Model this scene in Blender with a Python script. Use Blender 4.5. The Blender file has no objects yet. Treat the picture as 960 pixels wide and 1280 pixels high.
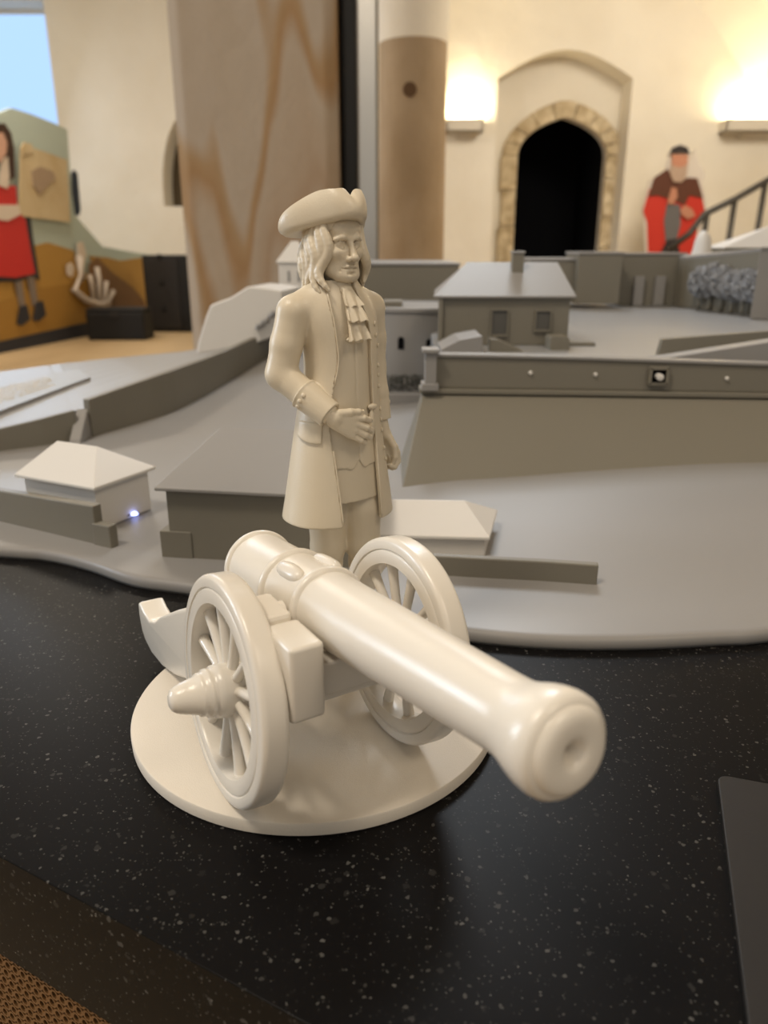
import bpy, bmesh, math, random
import numpy as np
from mathutils import Vector, Matrix

random.seed(4)
SC = bpy.context.scene
COL = SC.collection
PI = math.pi

# ------------------------------------------------------------------ camera
EYE = Vector((0, 0, 0.28))          # table top is z = 0, floor is z = -0.62
PITCH = math.radians(19.0)
FPX = 967.0
cd = bpy.data.cameras.new('camera'); cam = bpy.data.objects.new('camera', cd); COL.objects.link(cam)
cam.location = EYE; cam.rotation_euler = (PI/2 - PITCH, 0, 0)
cd.sensor_fit = 'VERTICAL'; cd.sensor_height = 36.0; cd.lens = FPX/1280*36.0
cd.clip_start = 0.01; cd.clip_end = 100
cd.dof.use_dof = True; cd.dof.focus_distance = 0.46; cd.dof.aperture_fstop = 8.0
SC.camera = cam
# ------------------------------------------------------------------ world, exposure
w = bpy.data.worlds.new('world'); SC.world = w; w.use_nodes = True
bg = w.node_tree.nodes['Background']; bg.inputs[0].default_value = (1.0, 0.95, 0.88, 1); bg.inputs[1].default_value = 0.36
vs = SC.view_settings
vs.view_transform = 'Standard'; vs.look = 'None'; vs.exposure = 0.08; vs.gamma = 1.0; vs.use_curve_mapping = False
# ------------------------------------------------------------------ large lights
def area(name, loc, target, size, power, col, sy=None):
    l = bpy.data.lights.new(name, 'AREA'); l.energy = power; l.color = col
    l.shape = 'RECTANGLE'; l.size = size; l.size_y = sy or size
    o = bpy.data.objects.new(name, l); COL.objects.link(o); o.location = loc
    o.rotation_euler = (Vector(target) - Vector(loc)).to_track_quat('-Z', 'Y').to_euler()
    return o
area('ceiling_light', (0.4, 4.1, 3.1), (0.25, 1.5, 0), 1.2, 92, (0.88, 0.94, 1.0))
area('ceiling_light', (-1.3, -0.3, 3.1), (0.0, 0.5, 0.1), 0.6, 52, (1.0, 0.89, 0.74))
area('ceiling_light', (1.6, -1.2, 2.9), (0.0, 0.5, 0.1), 0.9, 22, (1.0, 0.86, 0.68))
area('ceiling_light', (3.0, 6.8, 3.1), (3.2, 9.0, 0.5), 1.5, 150, (1.0, 0.92, 0.78))
area('ceiling_light', (-3.0, 6.4, 3.1), (-3.0, 7.0, 0), 1.5, 95, (1.0, 0.88, 0.72))
area('window_daylight', (-4.9, 9.9, 2.0), (0, 1.0, 0), 1.4, 60, (0.62, 0.78, 1.0), 2.0)
area('window_daylight', (-6.3, 1.8, 1.3), (0, 0.8, 0.2), 1.3, 150, (0.74, 0.86, 1.0), 1.9)

# ------------------------------------------------------------------ helpers
def ray(px, py):
    c, s = math.cos(PITCH), math.sin(PITCH)
    return Vector((px-480, FPX*c - (py-640)*s, -FPX*s - (py-640)*c))
def at(px, py, Y):                       # point of the place at distance Y
    d = ray(px, py); return EYE + d*(Y/d.y)
def atz(px, py, z):
    d = ray(px, py); return EYE + d*((z-EYE.z)/d.z)
def mesh_obj(name, verts, faces, mat, parent=None, smooth=False):
    me = bpy.data.meshes.new(name)
    me.from_pydata([tuple(map(float, v)) for v in verts], [], [tuple(map(int, f)) for f in faces])
    return link_mesh(name, me, mat, parent, smooth)
def link_mesh(name, me, mat, parent=None, smooth=False):
    if smooth: me.polygons.foreach_set('use_smooth', [True]*len(me.polygons))
    if mat is not None: me.materials.append(mat)
    me.update()
    o = bpy.data.objects.new(name, me); COL.objects.link(o)
    if parent: o.parent = parent
    return o
def fix(o):
    bm = bmesh.new(); bm.from_mesh(o.data)
    bmesh.ops.remove_doubles(bm, verts=bm.verts, dist=1e-7)
    bmesh.ops.recalc_face_normals(bm, faces=bm.faces); bm.to_mesh(o.data); bm.free(); o.data.update()
    return o
def bevel(o, wd, seg=2, ang=35):
    m = o.modifiers.new('b', 'BEVEL'); m.width = wd; m.segments = seg; m.limit_method = 'ANGLE'; m.angle_limit = math.radians(ang)
    return o
def thing(name, label, cat, loc=(0, 0, 0), rz=0, group=None):
    o = bpy.data.objects.new(name, None); COL.objects.link(o); o.empty_display_size = .02
    o.location = loc; o.rotation_euler = (0, 0, rz); return tag(o, label, cat, group)
def tag(o, label, cat, group=None):
    o['label'] = label; o['category'] = cat
    if group: o['group'] = group
    return o
def struct(o, label=None):
    o['kind'] = 'structure'
    if label: o['label'] = label
    return o
def boxv(x0, x1, y0, y1, z0, z1):
    v = [(x, y, z) for z in (z0, z1) for y in (y0, y1) for x in (x0, x1)]
    f = [(0, 2, 3, 1), (4, 5, 7, 6), (0, 1, 5, 4), (2, 6, 7, 3), (0, 4, 6, 2), (1, 3, 7, 5)]
    return v, f
def box(name, x0, x1, y0, y1, z0, z1, mat, parent=None, bv=0):
    o = mesh_obj(name, *boxv(x0, x1, y0, y1, z0, z1), mat, parent)
    if bv: bevel(o, bv)
    return o
def prism(name, base, top, mat, parent=None, smooth=False):   # two rings of equal length, capped
    n = len(base); v = [tuple(p) for p in base] + [tuple(p) for p in top]
    f = [tuple(range(n-1, -1, -1)), tuple(range(n, 2*n))] + [(i, (i+1) % n, n+(i+1) % n, n+i) for i in range(n)]
    return fix(mesh_obj(name, v, f, mat, parent, smooth))
def zprism(name, pts, z0, z1, mat, parent=None):
    return prism(name, [(p[0], p[1], z0) for p in pts], [(p[0], p[1], z1) for p in pts], mat, parent)
def lathe_v(prof, n=48, axis='Z'):        # prof: (t, r) along the axis
    v = []; f = []
    for (t, r) in prof:
        for k in range(n):
            a = 2*PI*k/n; c, s = r*math.cos(a), r*math.sin(a)
            v.append({'Z': (c, s, t), 'Y': (c, t, s), 'X': (t, c, s)}[axis])
    m = len(prof)
    for i in range(m-1):
        for k in range(n):
            f.append((i*n+k, i*n+(k+1) % n, (i+1)*n+(k+1) % n, (i+1)*n+k))
    f.append(tuple(range(n))); f.append(tuple((m-1)*n+k for k in range(n)))
    return v, f
def lathe(name, prof, mat, parent=None, n=48, axis='Z', sharp=None):
    o = fix(mesh_obj(name, *lathe_v(prof, n, axis), mat, parent, True))
    o.data.polygons.foreach_set('use_smooth', [True]*len(o.data.polygons))
    try: o.data.set_sharp_from_angle(angle=math.radians(sharp or 40))
    except Exception: pass
    return o
def tube_v(pts, rad, n=10):
    pts = [Vector(p) for p in pts]; v = []; f = []
    for i, p in enumerate(pts):
        d = (pts[min(i+1, len(pts)-1)] - pts[max(i-1, 0)]).normalized()
        u = d.cross(Vector((0, 0, 1)) if abs(d.z) < .95 else Vector((1, 0, 0))).normalized(); q = d.cross(u)
        r = rad[i] if isinstance(rad, (list, tuple)) else rad
        for k in range(n): a = 2*PI*k/n; v.append(p + u*(r*math.cos(a)) + q*(r*math.sin(a)))
    m = len(pts)
    for i in range(m-1):
        for k in range(n): f.append((i*n+k, i*n+(k+1) % n, (i+1)*n+(k+1) % n, (i+1)*n+k))
    f += [tuple(range(n)), tuple((m-1)*n+k for k in range(n))]
    return v, f
def tube(name, pts, rad, mat, parent=None, n=10): return fix(mesh_obj(name, *tube_v(pts, rad, n), mat, parent, True))
def earclip(pts):                          # triangulate a simple 2-D polygon
    from mathutils.geometry import tessellate_polygon
    return tessellate_polygon([[Vector((p[0], p[1], 0)) for p in pts]])
def slab(name, pts, off, mat, parent=None):   # planar polygon of 3-D points thickened by the vector off
    n = len(pts); P = [Vector(p) for p in pts]; q = [p + Vector(off) for p in P]
    nrm = Vector(off).normalized(); ux = nrm.orthogonal().normalized(); uy = nrm.cross(ux)
    tri = earclip([(p.dot(ux), p.dot(uy)) for p in P])
    f = [tuple(t) for t in tri] + [tuple(i+n for i in reversed(t)) for t in tri] + [(i, (i+1) % n, n+(i+1) % n, n+i) for i in range(n)]
    return fix(mesh_obj(name, P+q, f, mat, parent))

# ------------------------------------------------------------------ materials
def nodemat(name, col, rough=.5, spec=.5, metal=0.0):
    m = bpy.data.materials.new(name); m.use_nodes = True
    b = m.node_tree.nodes['Principled BSDF']
    b.inputs['Base Color'].default_value = (*col, 1); b.inputs['Roughness'].default_value = rough
    b.inputs['Specular IOR Level'].default_value = spec; b.inputs['Metallic'].default_value = metal
    return m
def N(m, t, **kw):
    n = m.node_tree.nodes.new(t)
    for k, v in kw.items(): setattr(n, k, v)
    return n
def L(m, a, b): m.node_tree.links.new(a, b)
def bsdf(m): return m.node_tree.nodes['Principled BSDF']
def coords(m, scale=(1, 1, 1)):
    t = N(m, 'ShaderNodeTexCoord'); mp = N(m, 'ShaderNodeMapping'); mp.inputs['Scale'].default_value = scale
    L(m, t.outputs['Object'], mp.inputs['Vector']); return mp.outputs['Vector']
def add_bump(m, scale, strength, dist, detail=3, stretch=(1, 1, 1)):
    nz = N(m, 'ShaderNodeTexNoise'); nz.inputs['Scale'].default_value = scale; nz.inputs['Detail'].default_value = detail
    L(m, coords(m, stretch), nz.inputs['Vector'])
    bp = N(m, 'ShaderNodeBump'); bp.inputs['Strength'].default_value = strength; bp.inputs['Distance'].default_value = dist
    L(m, nz.outputs['Fac'], bp.inputs['Height']); L(m, bp.outputs['Normal'], bsdf(m).inputs['Normal'])
    return m
def mottle(m, c1, c2, scale, detail=4, stretch=(1, 1, 1), lo=.35, hi=.65):
    nz = N(m, 'ShaderNodeTexNoise'); nz.inputs['Scale'].default_value = scale; nz.inputs['Detail'].default_value = detail
    L(m, coords(m, stretch), nz.inputs['Vector'])
    r = N(m, 'ShaderNodeValToRGB'); r.color_ramp.elements[0].position = lo; r.color_ramp.elements[1].position = hi
    r.color_ramp.elements[0].color = (*c1, 1); r.color_ramp.elements[1].color = (*c2, 1)
    L(m, nz.outputs['Fac'], r.inputs['Fac']); L(m, r.outputs['Color'], bsdf(m).inputs['Base Color'])
    return r
CREAM = add_bump(nodemat('cream_resin', (0.72, 0.63, 0.485), .36, .5), 1100, .25, .0004)
bsdf(CREAM).inputs['Subsurface Weight'].default_value = 0.0
CREAM2 = add_bump(nodemat('cream_gloss', (0.79, 0.735, 0.65), .27, .55), 1600, .22, .0003)
CREAM3 = add_bump(nodemat('cream_base', (0.77, 0.70, 0.60), .5, .4), 1800, .5, .0004)
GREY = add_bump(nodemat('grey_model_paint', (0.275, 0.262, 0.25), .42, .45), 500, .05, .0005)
GREYD = add_bump(nodemat('grey_paint_shaded', (0.20, 0.182, 0.145), .45, .4), 500, .05, .0005)  # model grey darkened towards olive, painting in the shade of upright faces
COURT = add_bump(nodemat('grey_paint_sheen', (0.33, 0.33, 0.335), .30, .5), 500, .05, .0005)  # board grey lightened and cooled; stands in for bluish light reflected off the court
WHITEM = add_bump(nodemat('white_model_paint', (0.72, 0.69, 0.65), .42, .45), 500, .05, .0005)
DPANE = nodemat('dark_grey_pane', (.10, .095, .085), .4, .4)
BLACKM = nodemat('matt_black', (0.012, 0.011, 0.010), .55, .35)
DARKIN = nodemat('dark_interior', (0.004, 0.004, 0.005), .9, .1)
PAD = add_bump(nodemat('charcoal_pad', (0.020, 0.0175, 0.016), .5, .25), 1500, .2, .0003)
ALU = nodemat('brushed_aluminium', (0.62, 0.60, 0.56), .32, .5, .9)
add_bump(ALU, 60, .15, .002, 2, (30, 30, .4))
COPPER = nodemat('bronze_sheet', (0.22, 0.115, 0.045), .42, .5, .55)
PLASTER = nodemat('cream_plaster', (0.72, 0.64, 0.5), .85, .2)
mottle(PLASTER, (0.74, 0.675, 0.56), (0.82, 0.765, 0.66), .8, 5); add_bump(PLASTER, 1.6, .5, .08, 5)
FLOORM = nodemat('tan_floor', (0.42, 0.30, 0.16), .5, .4); mottle(FLOORM, (0.36, 0.25, 0.13), (0.50, 0.36, 0.2), 1.3, 4, (1, .25, 1))
def granite():
    m = nodemat('black_speckled_stone', (0.012, 0.011, 0.011), .36, .06)
    v = coords(m)
    base = None
    chain = None
    for sc, thr, val, seed in ((250, .20, .075, 0.0), (430, .24, .10, 3.1), (800, .22, .22, 7.7)):
        # stretched, jittered cells: only a random few of them carry a fleck
        ad = N(m, 'ShaderNodeVectorMath', operation='ADD'); ad.inputs[1].default_value = (seed, seed*.7, seed*.3); L(m, v, ad.inputs[0])
        nz = N(m, 'ShaderNodeTexNoise'); nz.inputs['Scale'].default_value = sc*1.2; L(m, ad.outputs[0], nz.inputs['Vector'])
        ms = N(m, 'ShaderNodeVectorMath', operation='SCALE'); ms.inputs['Scale'].default_value = .9/sc; L(m, nz.outputs['Color'], ms.inputs[0])
        a2 = N(m, 'ShaderNodeVectorMath', operation='ADD'); L(m, ad.outputs[0], a2.inputs[0]); L(m, ms.outputs[0], a2.inputs[1])
        vo = N(m, 'ShaderNodeTexVoronoi'); vo.inputs['Scale'].default_value = sc; L(m, a2.outputs[0], vo.inputs['Vector'])
        sep = N(m, 'ShaderNodeSeparateColor'); L(m, vo.outputs['Color'], sep.inputs[0])
        # radius of the fleck varies by cell
        rad = N(m, 'ShaderNodeMath', operation='MULTIPLY'); L(m, sep.outputs[1], rad.inputs[0]); rad.inputs[1].default_value = .45
        lt = N(m, 'ShaderNodeMath', operation='LESS_THAN'); L(m, vo.outputs['Distance'], lt.inputs[0]); L(m, rad.outputs[0], lt.inputs[1])
        pick = N(m, 'ShaderNodeMath', operation='LESS_THAN'); L(m, sep.outputs[0], pick.inputs[0]); pick.inputs[1].default_value = thr
        br = N(m, 'ShaderNodeMath', operation='POWER'); L(m, sep.outputs[2], br.inputs[0]); br.inputs[1].default_value = 2.6
        mu = N(m, 'ShaderNodeMath', operation='MULTIPLY'); L(m, lt.outputs[0], mu.inputs[0]); L(m, pick.outputs[0], mu.inputs[1])
        mu2 = N(m, 'ShaderNodeMath', operation='MULTIPLY'); L(m, mu.outputs[0], mu2.inputs[0]); L(m, br.outputs[0], mu2.inputs[1])
        mu3 = N(m, 'ShaderNodeMath', operation='MULTIPLY'); L(m, mu2.outputs[0], mu3.inputs[0]); mu3.inputs[1].default_value = val
        if chain is None: chain = mu3.outputs[0]
        else:
            mx = N(m, 'ShaderNodeMath', operation='MAXIMUM'); L(m, chain, mx.inputs[0]); L(m, mu3.outputs[0], mx.inputs[1]); chain = mx.outputs[0]
    mix = N(m, 'ShaderNodeMix', data_type='RGBA'); L(m, chain, mix.inputs['Factor'])
    mix.inputs['A'].default_value = (.0065, .006, .006, 1); mix.inputs['B'].default_value = (.9, .86, .8, 1)
    L(m, mix.outputs['Result'], bsdf(m).inputs['Base Color'])
    return m
GRANITE = granite()

# ================================================================== ROOM
FLZ = -0.62
def room():
    fl = struct(box('floor', -6.5, 6.5, -3, 10.9, FLZ-.1, FLZ, FLOORM), 'tan wooden hall floor')
    struct(box('ceiling', -6.5, 6.5, -3, 10.9, 3.3, 3.4, PLASTER), 'cream vaulted hall ceiling')
    struct(box('wall_left', -6.6, -6.5, -3, 10.9, FLZ, 3.3, PLASTER), 'cream plaster side wall')
    struct(box('wall_right', 6.5, 6.6, -3, 10.9, FLZ, 3.3, PLASTER), 'cream plaster side wall beyond the stair')
    # back wall y = 10.5 with three openings, built as column strips between polylines
    Y0, Y1 = 10.5, 11.0
    def X(px, py): return at(px, py, Y0).x
    def Z(px, py): return at(px, py, Y0).z
    # niche outline (segmental arch)
    nl, nr = X(618, 200), X(782, 200); zs = Z(700, 98); za = Z(700, 62)
    nich = []
    for k in range(13):
        t = k/12; nich.append((nl + (nr-nl)*t, zs + (za-zs)*math.sin(PI*t)))
    # window outline
    wl, wr = -6.2, X(66, 100); wz0, wz1 = Z(60, 215), 3.0
    # small arched niche
    al = X(205, 258); ar = al + .95; azb = Z(220, 258); azt = Z(235, 165)
    arch = [(al + (ar-al)*.5*(1-math.cos(PI*k/20)), azb + .02 + (azt-azb+.25)*math.sin(PI*k/20)**.85) for k in range(21)]
    # strips: list of (x, [(z0,z1) solid intervals]) sampled finely
    xs = sorted(set([-6.5, 6.5, wl, wr, nl, nr, al, ar] + [p[0] for p in nich] + [p[0] for p in arch]))
    def top(poly, x):
        for a, b in zip(poly, poly[1:]):
            if a[0]-1e-9 <= x <= b[0]+1e-9: return a[1] + (b[1]-a[1])*(x-a[0])/max(1e-9, b[0]-a[0])
    v, f = [], []
    def quad(xa, xb, z0a, z0b, z1a, z1b):
        i = len(v)
        v.extend([(xa, Y0, z0a), (xb, Y0, z0b), (xb, Y0, z1b), (xa, Y0, z1a), (xa, Y1, z0a), (xb, Y1, z0b), (xb, Y1, z1b), (xa, Y1, z1a)])
        f.extend([(i, i+1, i+2, i+3), (i+5, i+4, i+7, i+6), (i, i+4, i+5, i+1), (i+3, i+2, i+6, i+7), (i, i+3, i+7, i+4), (i+1, i+5, i+6, i+2)])
    for xa, xb in zip(xs, xs[1:]):
        xm = (xa+xb)/2
        if wl < xm < wr:
            quad(xa, xb, FLZ, FLZ, wz0, wz0); quad(xa, xb, wz1, wz1, 3.3, 3.3)
        elif al < xm < ar:
            quad(xa, xb, FLZ, FLZ, azb, azb); quad(xa, xb, top(arch, xa), top(arch, xb), 3.3, 3.3)
        elif nl < xm < nr:
            quad(xa, xb, top(nich, xa), top(nich, xb), 3.3, 3.3)
        else: quad(xa, xb, FLZ, FLZ, 3.3, 3.3)
    struct(mesh_obj('wall_back', v, f, PLASTER), 'cream plaster back wall of the vaulted hall')
    # niche inner wall with pointed doorway
    Yn = 10.95
    dl, dr = at(641, 300, Yn).x, at(748, 300, Yn).x; dsp = at(690, 195, Yn).z; dtop = at(700, 147, Yn).z
    def gothic(l, r, sp, tp, n=9):
        out = []; m = (l+r)/2; w = r-l
        for k in range(n): a = math.radians(60)*k/(n-1); out.append((r-w*math.cos(a), sp+(tp-sp)*math.sin(a)/math.sin(math.radians(60))))
        return out + [(2*m-x, z) for x, z in reversed(out[:-1])]
    ga = gothic(dl, dr, dsp, dtop)
    v2, f2 = [], []
    def quad2(p):
        i = len(v2); v2.extend([(x, Yn, z) for x, z in p] + [(x, Yn+.12, z) for x, z in p])
        f2.extend([(i, i+1, i+2, i+3), (i+5, i+4, i+7, i+6)] + [(i+a, i+4+a, i+4+(a+1) % 4, i+(a+1) % 4) for a in range(4)])
    quad2([(nl-.3, FLZ), (dl, FLZ), (dl, 3.2), (nl-.3, 3.2)]); quad2([(dr, FLZ), (nr+.3, FLZ), (nr+.3, 3.2), (dr, 3.2)])
    for a, b in zip(ga, ga[1:]): quad2([(a[0], a[1]), (b[0], b[1]), (b[0], 3.2), (a[0], 3.2)])
    struct(mesh_obj('wall_niche', v2, f2, PLASTER), 'plaster wall in the arched niche around the doorway')
    # stone surround in single blocks
    STONE = nodemat('sandstone', (0.42, 0.32, 0.19), .85, .25); mottle(STONE, (0.42, 0.32, 0.19), (0.68, 0.57, 0.39), 7, 6); add_bump(STONE, 9, .9, .05, 5)
    dn = struct(bpy.data.objects.new('door_1', None), 'pointed stone doorway opening into a dark passage'); COL.objects.link(dn)
    wd = .19
    def inner(t): # t in 0..1 along the arch, with outward normal
        i = t*(len(ga)-1); k = min(int(i), len(ga)-2); u = i-k
        x = ga[k][0]+(ga[k+1][0]-ga[k][0])*u; z = ga[k][1]+(ga[k+1][1]-ga[k][1])*u
        return x, z
    cx = (dl+dr)/2
    def outp(x, z):
        dx, dz = (x-cx), (z-dsp)
        l_ = math.hypot(dx, dz) or 1; return x + dx/l_*wd*1.05, z + dz/l_*wd*1.05
    nst = 9
    for k in range(nst):
        pts_i = [inner((k + u/3 + (.02 if u == 0 else (-.02 if u == 3 else 0)))/nst) for u in range(4)]
        pts = pts_i + [outp(*p) for p in reversed(pts_i)]
        d = random.uniform(0, .02)
        bevel(slab('door_stone', [(x, Yn-.06-d, z) for x, z in pts], (0, .10, 0), STONE, dn), .012)
    for side, x in ((-1, dl), (1, dr)):
        z = FLZ
        while z < dsp-.05:
            h = min(random.uniform(.3, .48), dsp-z)
            d = random.uniform(0, .02); e = wd + random.uniform(-.02, .03)
            a, b = (x-e, x) if side < 0 else (x, x+e)
            box('door_stone', a, b, Yn-.06-d, Yn+.04, z+.004, z+h-.004, STONE, dn, .012); z += h
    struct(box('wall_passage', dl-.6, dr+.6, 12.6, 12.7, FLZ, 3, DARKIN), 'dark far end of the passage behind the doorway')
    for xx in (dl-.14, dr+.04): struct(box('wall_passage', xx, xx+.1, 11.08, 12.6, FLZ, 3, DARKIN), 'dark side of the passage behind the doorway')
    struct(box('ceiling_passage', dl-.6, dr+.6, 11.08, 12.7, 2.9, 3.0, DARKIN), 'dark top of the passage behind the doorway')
    # niche back of the small arch
    NB = nodemat('brown_niche', (0.10, 0.075, 0.045), .8, .2)
    struct(box('wall_alcove', al-.1, ar+.1, 10.98, 11.05, azb-.1, azt+.6, NB), 'brown back of the small arched alcove')
    # window 1: bright pane with frame
    wn = struct(bpy.data.objects.new('window_1', None), 'tall window with pale blue daylight'); COL.objects.link(wn)
    SKY = bpy.data.materials.new('window_daylight_pane'); SKY.use_nodes = True
    nt = SKY.node_tree; nt.nodes.remove(nt.nodes['Principled BSDF']); em = nt.nodes.new('ShaderNodeEmission')
    em.inputs[0].default_value = (.43, .65, 1, 1); em.inputs[1].default_value = 1.15; nt.links.new(em.outputs[0], nt.nodes['Material Output'].inputs[0])
    box('window_pane', wl, wr, 10.93, 10.97, wz0, wz1, SKY, wn)
    WF = nodemat('window_frame', (.75, .74, .72), .5, .4)
    for a, b, c_, d_ in ((wr-.05, wr, wz0, wz1), (wl, wl+.05, wz0, wz1), (wl, wr, wz0, wz0+.05), (wl, wr, wz1-.05, wz1)):
        box('window_frame', a, b, 10.9, 10.95, c_, d_, WF, wn)
    # window sill slope
    return nl, nr
room()

def vault():
    # groins: the vault folds that spring from the back wall
    def fold(name, pts_w, apex, lab):
        v = [tuple(p) for p in pts_w]; n = len(v)
        f = [(i, i+1, n) for i in range(n-1)]
        o = mesh_obj(name, v+[apex], f, PLASTER)
        return struct(o, lab)
    def web(name, xa, xb, z0, lab, depth=3.0, n=14):
        # quarter-groin pendentive: springs at a point on the wall and fans up and forward into the ceiling
        v, f = [], []
        for i in range(n+1):
            t = i/n
            for j in range(n+1):
                s = j/n
                x = xa + (xb-xa)*s*t
                z = z0 + (3.35-z0)*math.sin(t*PI/2)
                y = 10.52 - depth*(1-math.cos(t*PI/2))*(1-s)
                v.append((x, y, z))
        for i in range(n):
            for j in range(n): a = i*(n+1)+j; f.append((a, a+1, a+n+2, a+n+1))
        return struct(mesh_obj(name, v, f, PLASTER, smooth=True), lab)
    x = at(960, 60, 10.5).x
    web('ceiling_web', x, x-1.7, 1.75, 'plaster vault web rising beside the far uplight', 1.6)
vault()

# ------------------------------------------------------------------ columns, post, panel
def columns():
    ST = nodemat('veined_sandstone', (.4, .33, .25), .8, .25)
    nt = ST.node_tree
    v = coords(ST, (1, 1, .22))
    nz = N(ST, 'ShaderNodeTexNoise'); nz.inputs['Scale'].default_value = 1.5; nz.inputs['Detail'].default_value = 2.5; nz.inputs['Distortion'].default_value = .2; L(ST, v, nz.inputs['Vector'])
    r = N(ST, 'ShaderNodeValToRGB'); cr = r.color_ramp
    cr.elements[0].position = .30; cr.elements[0].color = (.40, .32, .235, 1)
    cr.elements[1].position = .72; cr.elements[1].color = (.43, .35, .27, 1)
    for p, c in ((.475, (.42, .34, .26, 1)), (.492, (.36, .235, .125, 1)), (.505, (.34, .205, .10, 1)), (.525, (.42, .335, .25, 1)), (.58, (.40, .30, .21, 1)), (.595, (.37, .26, .17, 1)), (.62, (.425, .345, .265, 1))):
        e = cr.elements.new(p); e.color = c
    L(ST, nz.outputs['Fac'], r.inputs['Fac']); L(ST, r.outputs['Color'], bsdf(ST).inputs['Base Color'])
    add_bump(ST, 5, .5, .03, 6)
    # near pillar, chamfered square plan
    Y = 3.6
    xl, xr = at(236, 400, Y).x, at(421, 60, Y).x
    ch = .045; d = .75; xr0 = xr
    pts = [(xl+ch, Y), (xr-ch, Y), (xr, Y+ch), (xr, Y+d-ch), (xr-ch, Y+d), (xl+ch, Y+d), (xl, Y+d-ch), (xl, Y+ch)]
    p = thing('stone_pillar', 'broad veined sandstone pillar behind the tricorn figurine', 'pillar', ((xl+xr)/2, Y+d/2, FLZ))
    mx, my = (xl+xr)/2, Y+d/2
    loc = [(a-mx, b-my) for a, b in pts]
    bevel(zprism('shaft', loc, 0, 3.9, ST, p), .012)
    # far round column with plaster top
    ST2 = nodemat('brown_sandstone', (.34, .25, .16), .8, .25); mottle(ST2, (.29, .205, .12), (.40, .30, .195), 2.2, 5, (1, 1, .4)); add_bump(ST2, 8, .5, .03, 5)
    Y = 7.2; xl, xr = at(474, 100, Y).x, at(561, 100, Y).x; rr = (xr-xl)/2
    zt = at(520, 46, Y).z
    c = thing('round_column', 'round brown stone column with white plastered top left of the doorway', 'column', ((xl+xr)/2, Y+rr*.9, FLZ))
    lathe('shaft', [(0, rr*1.05), (zt-FLZ, rr)], ST2, c, 40)
    lathe('plastered_top', [(zt-FLZ, rr*1.0), (zt-FLZ+.02, rr*1.03), (zt-FLZ+1.2, rr*1.1), (3.9, rr*1.5)], PLASTER, c, 40)
    # drilled hole in the column
    h = at(512, 113, Y)
    dh = lathe('drill_hole', [(-.01, .058), (.03, .05)], nodemat('hole_brown', (.11, .065, .035), .9, .1), c, 20, 'Y')
    dh.location = (h.x-c.location.x, -rr*1.0, h.z-FLZ)
    # black board and aluminium post beside the near pillar
    xpil = xr0; Y = 3.75; xa = xpil+.012; xb = at(446, 100, Y).x
    t = thing('black_board', 'narrow black board standing against the veined pillar', 'board', ((xa+xb)/2, Y, FLZ))
    box('panel', -(xb-xa)/2, (xb-xa)/2, 0, .5, .02, 3.6, BLACKM, t, .004); box('foot', -(xb-xa)/2, (xb-xa)/2, -.05, .55, 0, .02, BLACKM, t)
    Y = 3.70; xa = xb+.036; xb = at(473, 100, Y).x
    t = thing('metal_post', 'brushed metal post between the black board and the round column', 'post', ((xa+xb)/2, Y, FLZ))
    wv = (xb-xa)/2
    box('profile', -wv-.03, wv*.72, 0, .09, .02, 3.6, ALU, t, .006); box('edge_strip', wv*.74, wv, .01, .08, .02, 3.6, GREYD, t, .002); box('foot', -wv, wv*1.6, -.06, .15, 0, .02, ALU, t, .004)
columns()

# ------------------------------------------------------------------ wall lamps
def sconce(px0, px1, label, pw):
    Y = 10.5
    xa, xb = at(px0, 158, Y).x, at(px1, 158, Y).x; z0, z1 = at(580, 168, Y).z, at(580, 152, Y).z
    t = thing('wall_lamp', label, 'lamp', ((xa+xb)/2, Y, z0), 0, 'uplights on the back wall')
    hw = (xb-xa)/2; H = z1-z0; D = .26
    LB = nodemat('lamp_box', (.66, .6, .5), .5, .4)
    v = []; f = []
    for (a, b, c, d, e, g) in ((-hw, hw, -D, -D+.015, 0, H), (-hw, -hw+.015, -D, 0, 0, H), (hw-.015, hw, -D, 0, 0, H), (-hw, hw, -D, 0, 0, .015)):
        bv, bf = boxv(a, b, c, d, e, g); i = len(v); v += bv; f += [tuple(q+i for q in ff) for ff in bf]
    mesh_obj('housing', v, f, LB, t)
    box('bracket', -hw*.4, hw*.4, -.08, -.001, -.05, 0, LB, t)
    EM = bpy.data.materials.new('lamp_glow'); EM.use_nodes = True; nt = EM.node_tree
    nt.nodes.remove(nt.nodes['Principled BSDF']); em = nt.nodes.new('ShaderNodeEmission'); em.inputs[0].default_value = (1, .80, .42, 1); em.inputs[1].default_value = 14
    nt.links.new(em.outputs[0], nt.nodes['Material Output'].inputs[0])
    v, f = lathe_v([(-hw*.72, .012), (-hw*.7, .035), (hw*.7, .035), (hw*.72, .012)], 16, 'X')
    fix(mesh_obj('bulb_tube', [(x, y-.1, z+H-.01) for x, y, z in v], f, EM, t, True))
    l = bpy.data.lights.new('wall_lamp_light', 'AREA'); l.shape = 'RECTANGLE'; l.size = hw*1.5; l.size_y = .1; l.energy = pw; l.color = (1, .82, .50)
    o = bpy.data.objects.new('wall_lamp_light', l); COL.objects.link(o); o.location = (t.location.x, Y-.12, z1+.04); o.rotation_euler = (PI-.5, 0, 0)
sconce(557, 601, 'glowing wall uplight beside the brown round column', 17)
sconce(898, 985, 'wide glowing wall uplight above the stair rail', 24)

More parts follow.
